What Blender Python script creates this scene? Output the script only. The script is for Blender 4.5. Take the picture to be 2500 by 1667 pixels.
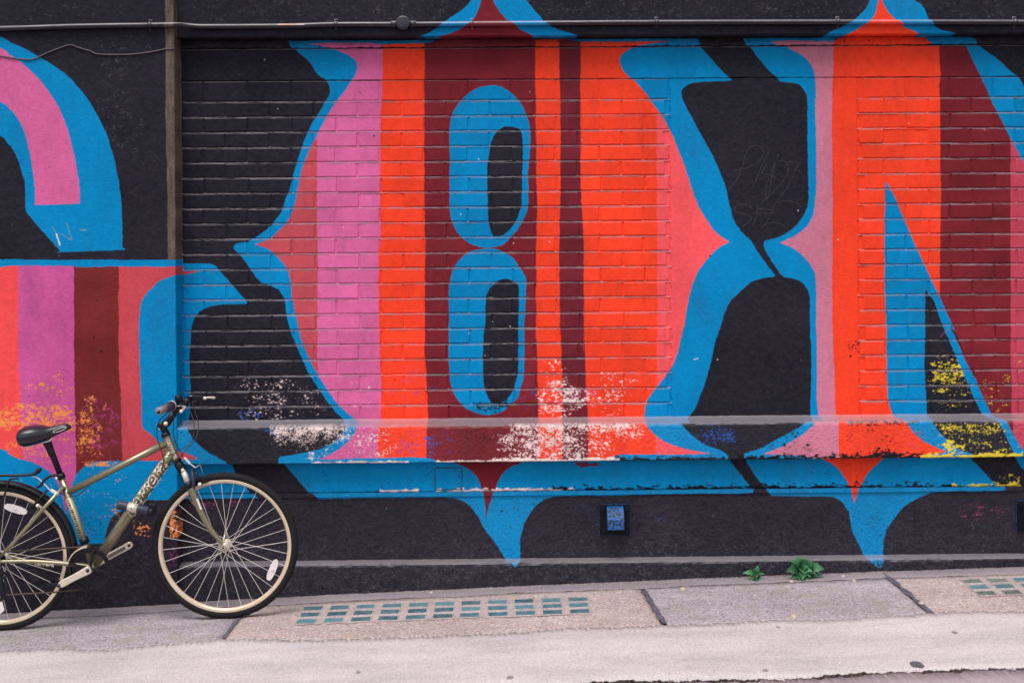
import bpy, math, random
import numpy as np
from mathutils import Vector, Matrix

for _o in list(bpy.data.objects):
    bpy.data.objects.remove(_o, do_unlink=True)
SC = bpy.context.scene
COL = SC.collection
rnd = random.Random(11)

# ------------------------------------------------------------------ camera
LENS_PX, PX, PY = 3472.0, 1250.0, 590.0          # focal length and principal point, in photo pixels
CAM = Vector((0.0, -7.13, 1.75))
YAW, ROLL = math.radians(0.75), math.radians(0.42)
_r0 = Vector((math.cos(YAW), -math.sin(YAW), 0)); FWD = Vector((math.sin(YAW), math.cos(YAW), 0)); _up = Vector((0, 0, 1))
RGT = _r0 * math.cos(ROLL) - _up * math.sin(ROLL)
UPV = _up * math.cos(ROLL) + _r0 * math.sin(ROLL)
cd = bpy.data.cameras.new('camera'); cam = bpy.data.objects.new('camera', cd); COL.objects.link(cam)
cd.lens = 50.0; cd.sensor_width = 36.0; cd.sensor_fit = 'HORIZONTAL'
cd.shift_y = -(833.5 - PY) / 2500.0
cd.clip_start = 0.05; cd.clip_end = 500
cd.dof.use_dof = True; cd.dof.focus_distance = 7.1; cd.dof.aperture_fstop = 3.2
cam.matrix_world = Matrix(((RGT.x, UPV.x, -FWD.x, CAM.x), (RGT.y, UPV.y, -FWD.y, CAM.y),
                           (RGT.z, UPV.z, -FWD.z, CAM.z), (0, 0, 0, 1)))
SC.camera = cam

# ------------------------------------------------------------------ daylight (overcast)
SUN_EL, SUN_AZ = math.radians(66), math.radians(200)      # high, behind the photographer's left shoulder
world = bpy.data.worlds.new('World'); SC.world = world; world.use_nodes = True
wn = world.node_tree; wn.nodes.clear()
sky = wn.nodes.new('ShaderNodeTexSky'); sky.sky_type = 'NISHITA'; sky.sun_disc = False
sky.sun_elevation = SUN_EL; sky.sun_rotation = SUN_AZ; sky.air_density = 1.0; sky.dust_density = 3.0; sky.ozone_density = 1.0
hsv = wn.nodes.new('ShaderNodeHueSaturation'); hsv.inputs['Saturation'].default_value = 0.12   # cloud cover
bg = wn.nodes.new('ShaderNodeBackground'); bg.inputs['Strength'].default_value = 0.115
wo = wn.nodes.new('ShaderNodeOutputWorld')
wn.links.new(sky.outputs[0], hsv.inputs['Color']); wn.links.new(hsv.outputs[0], bg.inputs[0]); wn.links.new(bg.outputs[0], wo.inputs[0])
sd = bpy.data.lights.new('sun', 'SUN'); sun = bpy.data.objects.new('sun', sd); COL.objects.link(sun)
sd.energy = 1.5; sd.angle = math.radians(32); sd.color = (1.0, 0.965, 0.93)
_sdir = Vector((math.sin(SUN_AZ) * math.cos(SUN_EL), math.cos(SUN_AZ) * math.cos(SUN_EL), math.sin(SUN_EL)))
sun.rotation_euler = _sdir.to_track_quat('Z', 'Y').to_euler(); sun.location = (-3, -6, 9)
SC.view_settings.view_transform = 'Standard'; SC.view_settings.look = 'None'
SC.view_settings.exposure = 0.72; SC.view_settings.gamma = 1.0; SC.view_settings.use_curve_mapping = False

# ------------------------------------------------------------------ surveying helpers
def at(px, py, Y):
    """the point of the vertical plane y = Y that the photo shows at (px, py)"""
    d = RGT * ((px - PX) / LENS_PX) + UPV * ((PY - py) / LENS_PX) + FWD
    return CAM + d * ((Y - CAM.y) / d.y)

# depths of the wall's faces (the brick face is y = 0, the street is -y)
Y_UP, Y_BEAM, Y_MAIN, Y_LEDGE, Y_SUB, Y_PLINTH, Y_LOW, Y_PIER = -0.095, -0.012, 0.0, -0.130, -0.055, -0.040, -0.110, -0.135
BY = -0.43                                          # plane of the bicycle's wheels

_obs = [(719, 1453, Y_LOW), (1250, 1435, Y_LOW), (1900, 1410, Y_LOW), (2500, 1380, Y_LOW),
        (119, 1499, Y_PIER), (432, 1483, Y_PIER), (550, 1500.5, BY), (550, 1500.5, BY), (2, 1536.5, BY), (2, 1536.5, BY)]
CROSS = 0.018
_pts = [(at(*o).x, at(*o).z - CROSS * o[2]) for o in _obs]
GP = np.polyfit([p[0] for p in _pts], [p[1] for p in _pts], 2)
def _g(x):
    if abs(x) <= 3.0: return float(np.polyval(GP, x))
    s = 3.0 if x > 0 else -3.0
    e = min(abs(x) - 3.0, 9.0) * (1 if x > 0 else -1)
    return float(np.polyval(GP, s)) + e * float(np.polyval(np.polyder(GP), s)) * 0.7
def G(x, y): return _g(x) + CROSS * max(y, -3.2)
def on_ground(px, py):
    Y = -0.5
    for _ in range(30):
        p = at(px, py, Y); d = (p - CAM)
        # step along the ray towards the sheet
        e = p.z - G(p.x, p.y)
        Y = Y + e / max(1e-6, (-d.z / d.y))
    return at(px, py, Y)

# ------------------------------------------------------------------ object helpers
OFF = {}
def tag(o, label=None, cat=None, group=None, kind=None):
    if label: o['label'] = label
    if cat: o['category'] = cat
    if group: o['group'] = group
    if kind: o['kind'] = kind
    return o
def empty(name, loc, parent=None):
    o = bpy.data.objects.new(name, None); COL.objects.link(o); loc = Vector(loc)
    base = OFF[parent.name] if parent else Vector((0, 0, 0))
    o.parent = parent; o.location = loc - base; OFF[o.name] = loc.copy(); o.empty_display_size = 0.1
    return o
def mk(name, verts, faces, mat, parent=None, smooth=False):
    """one mesh object from world-space vertices"""
    base = OFF[parent.name] if parent else Vector((0, 0, 0))
    me = bpy.data.meshes.new(name)
    me.from_pydata([tuple(Vector(v) - base) for v in verts], [], faces); me.update()
    if mat: me.materials.append(mat)
    if smooth: me.polygons.foreach_set('use_smooth', [True] * len(me.polygons))
    o = bpy.data.objects.new(name, me); COL.objects.link(o); o.parent = parent
    OFF[o.name] = base.copy()
    return o
def put(name, me, parent, loc=(0, 0, 0)):
    o = bpy.data.objects.new(name, me); COL.objects.link(o); o.parent = parent; o.location = loc
    return o

def frame_of(t):
    t = t.normalized(); a = Vector((0, 1, 0)) if abs(t.y) < 0.9 else Vector((1, 0, 0))
    u = t.cross(a).normalized(); return u, t.cross(u).normalized()
def tube_geo(pts, r, n=12, caps=True, flat=1.0):
    pts = [Vector(p) for p in pts]; m = len(pts)
    rs = r if isinstance(r, (list, tuple)) else [r] * m
    V, F = [], []; u = None
    for i, p in enumerate(pts):
        t = (pts[min(i + 1, m - 1)] - pts[max(i - 1, 0)]).normalized()
        if u is None: u, v = frame_of(t)
        else:
            u = (u - t * u.dot(t)).normalized(); v = t.cross(u).normalized()
        for k in range(n):
            a = 2 * math.pi * k / n
            V.append(p + u * (math.cos(a) * rs[i] * flat) + v * (math.sin(a) * rs[i]))
    for i in range(m - 1):
        for k in range(n):
            F.append((i * n + k, i * n + (k + 1) % n, (i + 1) * n + (k + 1) % n, (i + 1) * n + k))
    if caps:
        F.append(tuple(range(n))[::-1]); F.append(tuple(range((m - 1) * n, m * n)))
    return V, F
def tube(name, pts, r, mat, parent=None, n=12, flat=1.0, smooth=True):
    V, F = tube_geo(pts, r, n, True, flat); return mk(name, V, F, mat, parent, smooth)
def spline(pts, sub=6):
    pts = [Vector(p) for p in pts]; out = []
    for i in range(len(pts) - 1):
        p0, p1, p2, p3 = pts[max(i - 1, 0)], pts[i], pts[i + 1], pts[min(i + 2, len(pts) - 1)]
        for k in range(sub):
            t = k / sub
            out.append(0.5 * ((2 * p1) + (p2 - p0) * t + (2 * p0 - 5 * p1 + 4 * p2 - p3) * t * t + (3 * p1 - p0 - 3 * p2 + p3) * t ** 3))
    out.append(pts[-1]); return out
def lathe_geo(profile, n, axis='y', centre=(0, 0, 0), closed=True):
    """profile: (radius, offset along the axis)"""
    c = Vector(centre); V, F = [], []; m = len(profile)
    for i in range(n):
        a = 2 * math.pi * i / n
        for (r, h) in profile:
            if axis == 'y': V.append(c + Vector((r * math.cos(a), h, r * math.sin(a))))
            elif axis == 'x': V.append(c + Vector((h, r * math.cos(a), r * math.sin(a))))
            else: V.append(c + Vector((r * math.cos(a), r * math.sin(a), h)))
    for i in range(n):
        j = (i + 1) % n
        for k in range(m if closed else m - 1):
            l = (k + 1) % m
            F.append((i * m + k, i * m + l, j * m + l, j * m + k))
    return V, F
def box_geo(c, ax, ay, az):
    """box about c with half-extent vectors"""
    c, ax, ay, az = Vector(c), Vector(ax), Vector(ay), Vector(az)
    V = [c + ax * i + ay * j + az * k for i in (-1, 1) for j in (-1, 1) for k in (-1, 1)]
    F = [(0, 1, 3, 2), (4, 6, 7, 5), (0, 4, 5, 1), (2, 3, 7, 6), (0, 2, 6, 4), (1, 5, 7, 3)]
    return V, F
def box(name, c, ax, ay, az, mat, parent=None, bevel=0.0):
    V, F = box_geo(c, ax, ay, az); o = mk(name, V, F, mat, parent)
    if bevel:
        b = o.modifiers.new('bevel', 'BEVEL'); b.width = bevel; b.segments = 2; b.limit_method = 'NONE'
    return o
def wob(seed, amp, scales):
    """a smooth irregular function of x"""
    r = random.Random(seed); ph = [(s, r.uniform(0, 6.28), r.uniform(0.6, 1.0)) for s in scales]
    return lambda x: amp * sum(a * math.sin(6.2832 * x / s + p) for s, p, a in ph) / max(1, len(ph)) ** 0.5

# ------------------------------------------------------------------ materials
def new_mat(name):
    m = bpy.data.materials.new(name); m.use_nodes = True
    return m, m.node_tree, m.node_tree.nodes['Principled BSDF']
def lin(c):
    c = c / 255.0
    return c / 12.92 if c <= 0.04045 else ((c + 0.055) / 1.055) ** 2.4
def rgb(r, g, b, k=1.0): return (lin(r) * k, lin(g) * k, lin(b) * k, 1)
def node(nt, typ, **kw):
    n = nt.nodes.new(typ)
    for k, v in kw.items():
        if k in n.inputs: n.inputs[k].default_value = v
        else: setattr(n, k, v)
    return n
def simple(name, col, rough=0.5, metal=0.0, spec=0.5, var=0.0, vscale=60.0, bump=0.0, bscale=300.0):
    m, nt, b = new_mat(name)
    b.inputs['Base Color'].default_value = col; b.inputs['Roughness'].default_value = rough
    b.inputs['Metallic'].default_value = metal; b.inputs['Specular IOR Level'].default_value = spec
    tc = node(nt, 'ShaderNodeTexCoord')
    if var:
        no = node(nt, 'ShaderNodeTexNoise', Scale=vscale, Detail=4.0); nt.links.new(tc.outputs['Object'], no.inputs['Vector'])
        mr = node(nt, 'ShaderNodeMapRange'); mr.inputs['From Min'].default_value = 0.3; mr.inputs['From Max'].default_value = 0.7
        mr.inputs['To Min'].default_value = 1 - var; mr.inputs['To Max'].default_value = 1 + var
        mx = node(nt, 'ShaderNodeMix', data_type='RGBA', blend_type='MULTIPLY'); mx.inputs[0].default_value = 1.0
        mx.inputs[6].default_value = col
        nt.links.new(no.outputs[0], mr.inputs[0]); nt.links.new(mr.outputs[0], mx.inputs[7]); nt.links.new(mx.outputs[2], b.inputs['Base Color'])
        mr2 = node(nt, 'ShaderNodeMapRange'); mr2.inputs['To Min'].default_value = max(0.05, rough - 0.12); mr2.inputs['To Max'].default_value = min(1, rough + 0.12)
        nt.links.new(no.outputs[0], mr2.inputs[0]); nt.links.new(mr2.outputs[0], b.inputs['Roughness'])
    if bump:
        nb = node(nt, 'ShaderNodeTexNoise', Scale=bscale, Detail=3.0); nt.links.new(tc.outputs['Object'], nb.inputs['Vector'])
        bp = node(nt, 'ShaderNodeBump', Strength=1.0, Distance=bump); nt.links.new(nb.outputs[0], bp.inputs['Height']); nt.links.new(bp.outputs[0], b.inputs['Normal'])
    return m
# ------------------------------------------------------------------ the mural: paint colours laid out on the wall, in metres
X0, X1, Z0, Z1, RES = -3.15, 3.25, -0.25, 3.20, 600
IW, IH = int((X1 - X0) * RES), int((Z1 - Z0) * RES)
IDX = np.zeros((IH, IW), np.uint8)
PAL = {0: (38, 36, 47), 1: (0, 138, 200), 2: (220, 104, 160), 3: (255, 70, 42), 4: (126, 36, 47), 5: (198, 80, 92), 6: (255, 92, 98),
       7: (208, 124, 150), 8: (249, 82, 84), 9: (100, 87, 79), 10: (116, 36, 48), 11: (208, 90, 156), 12: (200, 72, 96), 13: (252, 226, 222),
       14: (252, 150, 84), 15: (230, 205, 60), 16: (175, 62, 122), 17: (44, 92, 178), 18: (80, 77, 88), 19: (205, 76, 88), 20: (122, 42, 44), 21: (150, 144, 156), 22: (20, 19, 27)}
TILE = {'A': 0, 'B': 600, 'C': 1200, 'D': 1800}
def path(s):
    out, ox, oy = [], 0, 0
    for tok in s.split():
        if tok[0] in TILE and len(tok) == 2: ox, oy = TILE[tok[0]], 400 * int(tok[1]); continue
        c = tok.endswith('!'); a, b = tok.rstrip('!').split(',')
        out.append((ox + float(a) / 3.357, oy + float(b) / 3.357, c))
    return out
def smooth_poly(pts, closed=True):
    n = len(pts)
    if closed:
        k = next((i for i, p in enumerate(pts) if p[2]), None)
        if k is not None: pts = pts[k:] + pts[:k] + [pts[k]]
        else: pts = pts + [pts[0]]
    P = np.array([p[:2] for p in pts]); C = [p[2] for p in pts]; out = []
    m = len(P)
    for i in range(m - 1):
        p1, p2 = P[i], P[i + 1]
        p0 = P[i - 1] if i > 0 and not C[i] else (P[m - 2] if i == 0 and closed and not C[0] else p1)
        p3 = P[i + 2] if i + 2 < m and not C[i + 1] else (P[1] if i + 2 >= m and closed and not C[-1] else p2)
        for k in range(6):
            t = k / 6.0
            out.append(0.5 * (2 * p1 + (p2 - p0) * t + (2 * p0 - 5 * p1 + 4 * p2 - p3) * t * t + (3 * p1 - p0 - 3 * p2 + p3) * t ** 3))
    if not closed: out.append(P[-1])
    return np.array(out)
_yaw_c = np.array(CAM); _R, _U, _F = np.array(RGT), np.array(UPV), np.array(FWD)
def to_img(P, Y):
    """photo points on the plane y = Y -> (column, row) of the paint sheet"""
    P = np.asarray(P, float)
    d = _R[None] * ((P[:, :1] - PX) / LENS_PX) + _U[None] * ((PY - P[:, 1:2]) / LENS_PX) + _F[None]
    w = _yaw_c + d * ((Y - CAM.y) / d[:, 1:2])
    return np.stack([(w[:, 0] - X0) * RES, (w[:, 2] - Z0) * RES], 1)
def fill(C):
    """even-odd fill -> (row0, col0, boolean mask)"""
    c0, r0 = max(0, int(C[:, 0].min()) - 1), max(0, int(C[:, 1].min()) - 1)
    c1, r1 = min(IW, int(C[:, 0].max()) + 2), min(IH, int(C[:, 1].max()) + 2)
    if c1 <= c0 or r1 <= r0: return r0, c0, np.zeros((0, 0), bool)
    acc = np.zeros((r1 - r0, c1 - c0 + 1), np.int32)
    D = np.roll(C, -1, 0)
    for (xa, ya), (xb, yb) in zip(C, D):
        if ya == yb: continue
        lo, hi = (ya, yb) if ya < yb else (yb, ya)
        rs = np.arange(max(r0, math.ceil(lo - 0.5)), min(r1, math.ceil(hi - 0.5)))
        if len(rs) == 0: continue
        xs = xa + (rs + 0.5 - ya) * (xb - xa) / (yb - ya)
        cs = np.clip(np.ceil(xs - 0.5).astype(int) - c0, 0, c1 - c0)
        np.add.at(acc, (rs - r0, cs), 1)
    return r0, c0, (np.cumsum(acc, 1)[:, :-1] % 2).astype(bool)
def zrow(py, Y, px=1250): return at(px, py, Y).z
# heights of the wall's mouldings
Z_UPB, Z_CRK, Z_LIN, Z_LT, Z_LF, Z_LB, Z_SB, Z_PT, Z_PF = (zrow(88.5, Y_UP), zrow(115.5, Y_BEAM), zrow(195.5, 0), zrow(1025.5, 0), zrow(1036, Y_LEDGE),
                                                          zrow(1127, Y_LEDGE), zrow(1198, Y_SUB), zrow(1364.5, Y_PLINTH), zrow(1372.5, Y_LOW))
X_PIER = 0.5 * (at(428, 700, Y_PIER).x + at(446, 700, 0).x)
ZONES = {'up': (Y_UP, X_PIER, 9, Z_UPB - .006, 9), 'beam': (Y_BEAM, X_PIER, 9, Z_CRK, Z_UPB - .006), 'main': (Y_MAIN, X_PIER, 9, Z_LF, Z_CRK),
         'ledge': (Y_LEDGE, X_PIER, 9, Z_LB, Z_LF + 0.004), 'sub': (Y_SUB, X_PIER, 9, Z_SB, Z_LB), 'plinth': (Y_PLINTH, X_PIER, 9, Z_PF, Z_SB),
         'low': (Y_LOW, X_PIER, 9, -9, Z_PF), 'pier': (Y_PIER, -9, X_PIER + 0.006, -9, 9)}
def zwin(zone):
    Y, xa, xb, za, zb = ZONES[zone]
    return (max(0, int((za - Z0) * RES)), min(IH, int((zb - Z0) * RES)), max(0, int((xa - X0) * RES)), min(IW, int((xb - X0) * RES)))
def paint(zone, idx, s, within=None, poly=None):
    Y = ZONES[zone][0]; P = smooth_poly(path(s)) if poly is None else poly
    r0, c0, M = fill(to_img(P, Y))
    a, b, c, d = zwin(zone); ra, rb, ca, cb = max(r0, a), min(r0 + M.shape[0], b), max(c0, c), min(c0 + M.shape[1], d)
    if ra >= rb or ca >= cb: return
    m = M[ra - r0:rb - r0, ca - c0:cb - c0]
    if within is not None: m = m & within[ra:rb, ca:cb]
    IDX[ra:rb, ca:cb][m] = idx
def mask_of(zone, s):
    full = np.zeros((IH, IW), bool); r0, c0, M = fill(to_img(smooth_poly(path(s)), ZONES[zone][0]))
    full[r0:r0 + M.shape[0], c0:c0 + M.shape[1]] = M; return full
def stripes(zone, within, bounds, cols):
    """vertical bands of paint between hand-drawn border lines"""
    L = [np.array([p[:2] for p in path(b)]) for b in bounds]
    for i, c in enumerate(cols):
        paint(zone, c, None, within, np.concatenate([L[i], L[i + 1][::-1]]))

# --- upper band
paint('up', 1, 'B0 1845,-80! 1845,0 1800,60 1720,120 1640,175 1570,230 1500,270 1430,302! C0 720,300! 620,265 530,240 440,190 390,130 330,60 285,0 250,-80!')
paint('up', 4, 'B0 1945,-80! 1930,0 1900,100 1860,170 1790,225 1720,260 1650,285 1560,305! C0 370,305! 290,270 240,245 200,210 140,175 90,130 40,60 10,0 -20,-80!')
paint('up', 1, 'D0 1090,-80! 1085,0 1060,60 1010,115 950,170 880,210 790,250 690,302! 1830,302! 1770,270 1680,250 1620,215 1570,160 1540,90 1510,40 1450,0 1400,-80!')
paint('up', 3, 'D0 1165,-80! 1155,0 1145,60 1110,150 1050,195 990,235 930,270 850,305! 1545,305! 1440,255 1370,225 1335,190 1290,155 1230,90 1190,0 1180,-80!')
# --- shaded strip under the band
paint('beam', 1, 'B0 340,290! 345,335 395,420! 800,420! C0 300,420! 1735,420! 1680,290!')
paint('beam', 2, 'B0 510,362! 700,354 900,352 1080,362 1130,372! 1125,420! 740,420! 640,385')
paint('beam', 3, 'B0 1125,372! 1250,362 1465,358! 1465,420! 1122,420!')
paint('beam', 4, 'B0 1465,358! 1540,342 1590,280! C0 357,280! 357,420! B0 1465,420!')
paint('beam', 3, 'C0 357,280! 560,290 610,318 660,336! 720,346! 1000,344 1450,343! 1300,362 1190,378! 1100,425! 357,425!')
paint('beam', 10, 'C0 555,330! 640,330 725,345! 725,425! 555,425!')
paint('beam', 1, 'D0 60,290! 50,325 110,420! 800,420! 800,290!')
paint('beam', 7, 'D0 265,343! 500,335 650,340 790,338! 790,425! 470,425! 380,390')
paint('beam', 3, 'D0 788,340! 820,322 870,290! 1545,290! 1550,320 1590,352 1652,376! 1652,425! 788,425!')
paint('beam', 1, 'D0 1545,285! 1900,300 1965,368! 2000,425! 1880,425! 1865,375! 1780,366 1640,370 1580,350 1548,320')
paint('beam', 4, 'D0 1652,372! 1750,376 1866,374! 1890,425! 1652,425!')
# --- brick face: the letter with two counters
paint('main', 1, 'A1 1480,812! 1560,815 1690,819 1750,830 1790,865 1880,970 1960,1060 2028,1136! 2000,1150 1850,1152 1740,1165 1660,1195 1610,1240 1580,1310 1565,1400 1556,1568 A2 1560,400 1562,600 1545,830! 1400,830! A1 1400,812!')
paint('main', 19, 'A1 1480,885! 1560,875 1648,876! 1600,890 1480,915!')
paint('main', 1, 'B0 400,380! 410,410 520,510 590,610 655,660 690,720 685,780 650,840 590,940 530,1040 480,1150 430,1300 385,1450 355,1568 B1 330,280 310,360 270,430 200,510 120,575 50,620 A1 2030,640 1940,655 1915,690 1930,715 1985,770 2060,870 2110,940 2155,985 2200,995 2260,1020 2300,1050 B1 320,1120 330,1200 345,1290 370,1370 400,1480 B2 395,90 440,200 490,320 550,430 610,520 680,620 740,695 800,755 850,830! C2 1590,830! 1600,745 1650,690 1690,610 1730,500 1770,390 1800,270 1830,130 1865,0 C1 1840,1440 1880,1320 1910,1230 1950,1140 2000,1080 2070,1020 2140,960 2220,937 2305,930 2325,915! 2290,870 2230,790 2170,710 2130,640 2070,580 2010,510 1970,420 1950,330 1920,200 1880,80 C0 1925,1568 1880,1440 1830,1320 1780,1220 1720,1110 1660,1000 1600,890 1560,800 1555,750 1590,710 1650,685 1750,672 1900,668 1968,660! 1920,615 1850,540 1780,460 1700,370!')
IN8 = mask_of('main', 'B0 640,380! 730,405 790,430 850,460 895,495 915,540 905,600 865,665 820,740 770,800 720,870 670,950 620,1040 570,1130 520,1230 470,1350 430,1480 B1 450,80 430,180 405,300 375,410 330,490 270,550 200,612 130,642 72,661! 130,680 190,705 250,750 300,810 335,860 360,930 372,1000 380,1100 395,1180 420,1300 450,1420 490,1540 B2 450,70 490,180 530,270 590,380 650,480 720,580 790,660 850,715 925,768! 930,850! C2 1252,850! 1252,745 1258,650 1275,590 1310,540 1370,470 1430,390 1480,310 1530,190 1550,100 1570,0 C1 1580,1330 1600,1200 1620,1080 1650,980 1680,900 1730,830 1800,740 1880,675 1952,640! 1860,580 1790,500 1730,410 1680,310 1645,210 1610,90 C0 1640,1568 1590,1390 1540,1250 1490,1130 1440,1030 1390,940 1330,860 1280,790 1220,720 1165,660 1110,620 1070,570 1050,510 1070,450 1120,410 1200,375! 1200,340! B0 640,340!')
B_ROSE = 'B0 582,1148 583,1568 B1 590,700 588,1568 B2 595,380'
stripes('main', IN8, ['B0 -900,300 B2 -900,900', 'B0 1122,300 1120,800 1103,950 1100,1568 B1 1098,400 1108,600 1090,700 1088,1100 1096,1568 B2 1098,300 1112,450 1105,850',
                      'B0 1465,300 1464,1568 B1 1472,800 1466,1568 B2 1468,200 1482,400 1495,850', 'C0 355,300 355,660 363,800 370,1568 C1 374,300 365,700 365,1568 C2 366,0 376,300 388,850',
                      'C0 553,300 562,700 565,1568 C1 555,700 560,1568 C2 566,0 576,400 580,850', 'C0 728,300 729,800 735,1568 C1 740,350 757,650 755,1568 C2 760,0 772,400 795,850',
                      'C0 1355,300 1355,1568 C1 1360,1000 1358,1568 C2 1355,850', 'C0 2600,300 C2 2600,850'], [2, 3, 4, 3, 10, 3, 6])
paint('main', 5, None, IN8, np.array([p[:2] for p in path('B0 100,1148 ' + B_ROSE[3:] + ' B2 100,380')]))
paint('main', 3, None, IN8, np.array([p[:2] for p in path('C0 1350,300 2000,300 2000,930 1350,930')]))
paint('main', 1, 'B0 2020,700 1900,720 1800,790 1730,870 1685,960 1672,1060 1672,1300 B1 1672,0 1672,300 1680,420 1700,490 1740,570 1800,630 1870,670 1975,690 C1 40,682 100,660 160,600 220,530 270,440 295,360 300,200 300,0 C0 302,1400 315,1200 320,1080 305,1000 280,930 240,850 190,790 130,740 60,708')
paint('main', 0, 'C0 130,1037 210,1050 240,1075 252,1110 255,1300 C1 255,0 245,300 230,400 190,490 130,560 60,597 10,590 B1 2010,560 1995,500 1985,350 1982,0 B0 1987,1350 1995,1230 2020,1140 2060,1080 2110,1045')
paint('main', 1, 'B1 1975,696 1870,710 1800,740 1740,800 1700,870 1675,950 1665,1050 1665,1300 B2 1662,0 1663,250 1672,400 1690,500 1740,590 1810,660 1900,700 2010,712 C2 90,685 160,630 215,570 245,480 265,400 270,200 268,0 C1 270,1300 278,1100 282,950 265,900 230,850 180,780 120,735 50,705')
paint('main', 0, 'C1 110,943 170,960 210,985 222,1020 222,1200 C2 222,0 220,330 205,430 180,510 130,580 80,615 20,620 B2 1990,580 1955,480 1945,380 1945,200 1955,0 B1 1960,1350 1968,1120 1980,1060 2010,1010 2060,960')
# --- brick face: the right-hand letter
paint('main', 1, 'D0 80,360! 200,510 280,600 330,645 350,670 430,680 510,700 555,760 575,830 575,1000 578,1300 583,1568 D1 582,300 560,390 510,470 440,540 340,600 222,633! 214,675! 260,760 310,840 350,900 382,930! 450,938 520,965 570,1020 595,1100 598,1300 D2 598,0 605,300 600,550 596,850! 2130,850! 2095,745 2060,660 2000,540 1940,400 1870,270 1800,110 1750,0 D1 1780,1360 1700,1190 1640,1050! 2700,1050! D0 2700,1300! 2480,960! 2350,715! 2310,640 2230,580 2150,500 2050,430 1940,345!')
IN_N = mask_of('main', 'D0 380,360! 430,405 500,440 560,480 610,545 635,620 645,750 640,900 645,1200 645,1568 D1 640,280 620,420 570,510 480,580 345,650! 430,680 510,730 580,800 630,880 645,960 648,1200 D2 648,0 650,300 650,600 668,760 690,850! 1310,850! 1280,745 1250,650 1230,550 1225,300 1220,0 D1 1212,1100 1205,700 1210,300 1213,150! 1228,155! 1290,280 1340,390 1400,530 1470,690 1550,860 1640,1050 1700,1190 1780,1360 1865,1568! D2 1750,0! 1800,110 1870,270 1940,400 2000,540 2060,660 2095,745 2130,850! 3000,850! D0 2950,2000! 2350,1330! 2280,1210 2180,1020 2080,820 2000,640 1920,480 1840,320!')
stripes('main', IN_N, ['D0 300,300 D2 300,900', 'D0 792,300 788,420 775,900 780,1568 D1 777,1000 780,1568 D2 782,60 796,400 806,850', 'D0 1648,300 1665,600 1656,700 1660,900 1669,1568 D1 1662,800 1658,1568 D2 1660,850',
                       'D0 2240,300 2240,1568 D1 2238,400 2243,1568 D2 2248,850', 'D0 3300,300 D2 3300,850'], [7, 3, 4, 12])
paint('main', 0, 'D1 1548,1022! 1540,1150 1535,1568 D2 1535,0 1535,300 1545,550 1558,745 1565,850! 2065,850! 2025,745 2000,690 1930,550 1860,390 1800,250 1740,110 1690,0 D1 1760,1500 1700,1370 1650,1240 1610,1120 1575,1080')
# --- ledge
paint('ledge', 1, 'A2 1380,780! 1532,790! 1545,850 1600,930 1680,1000 1780,1060 1860,1110! 1860,1160! 1380,1160!')
paint('ledge', 19, 'A2 1440,1010! 1530,1030 1628,1076! 1440,1082!')
paint('ledge', 1, 'B2 845,780! 820,815 790,870 740,920 660,970 580,1000 470,1025 350,1045 285,1053 268,1080 270,1150! C2 1930,1150! 1942,1058 1930,1040 1890,1010 1780,970 1680,910 1600,840 1540,770!')
INL = mask_of('ledge', 'B2 935,780! 910,815 890,870 840,930 780,980 710,1030 640,1064 590,1076! 700,1078 900,1070 1090,1068 1300,1060 1450,1065 1530,1075 1600,1110! C2 200,1110! 560,1088! 900,1085 960,1062 1040,1040 1100,1037 1500,1037 1795,1030! 1700,1015 1580,990 1470,950 1370,900 1300,840 1265,790 1250,740! B2 935,740!')
stripes('ledge', INL, ['B2 100,700 100,1200', 'B2 1085,700 1087,1200', 'B2 1482,700 1482,1200', 'C2 385,700 388,1200', 'C2 580,700 580,1200', 'C2 795,700 795,1200', 'C2 1345,700 1350,1200', 'C2 2200,700 2200,1200'], [2, 3, 4, 3, 10, 3, 6])
paint('ledge', 1, 'C2 2072,1030! D2 180,990 300,930 430,860 500,820 575,770! 1590,760! 1640,840 1700,900 1770,960 1850,1010 1920,1035 1960,1110! 60,1110!')
INLN = mask_of('ledge', 'D2 640,760! 625,790 580,840 500,900 400,960 300,1000 205,1036! 400,1040 560,1055 700,1110! 1500,1110! 1530,1052 1715,1022! 1640,985 1560,945 1490,900 1430,840 1370,750!')
stripes('ledge', INLN, ['D2 0,700 0,1200', 'D2 828,700 838,1200', 'D2 2000,700 2000,1200'], [7, 3])
paint('ledge', 1, 'D2 2115,740! 2180,850 2230,950 2300,1100! 2420,1100! 2310,950 2250,850 2190,740!')
paint('ledge', 4, 'D2 2190,740! 2250,850 2310,950 2420,1100! 2900,1100! 2900,740!')
paint('ledge', 12, 'D2 2255,740! 2262,870! 2310,950 2420,1100! 2900,1100! 2900,740!')
# --- fascia under the ledge
paint('sub', 1, 'A2 1300,1080! 1895,1080! 1930,1190 2010,1290 B2 60,1400! A2 1300,1400!')
paint('sub', 1, 'B2 290,1080! 320,1125 400,1215 460,1285 530,1370! C2 2185,1370! 2130,1315 2040,1200 1945,1080!')
paint('sub', 4, 'B2 1650,1080! 1720,1108 1800,1140 1860,1180 1900,1230 1930,1300 1940,1370! 2035,1370! 2045,1330 2070,1260 2110,1190 2170,1140 2250,1108 2330,1080!')
paint('sub', 1, 'C2 2085,1075! 2090,1100 2140,1180 2200,1260 2260,1330 2290,1370! D2 2210,1340! 2120,1285 2010,1170 1910,1065! 1880,1040!')
paint('sub', 3, 'D2 650,1040! 690,1070 780,1115 840,1170 890,1240 915,1300 922,1370! 1000,1370! 1010,1300 1040,1230 1090,1170 1140,1120 1200,1068 1240,1040!')
paint('sub', 1, 'D2 2260,1030! 2285,1075 2320,1130 2360,1170 2500,1290! 2800,1290! 2800,1030!')
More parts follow.
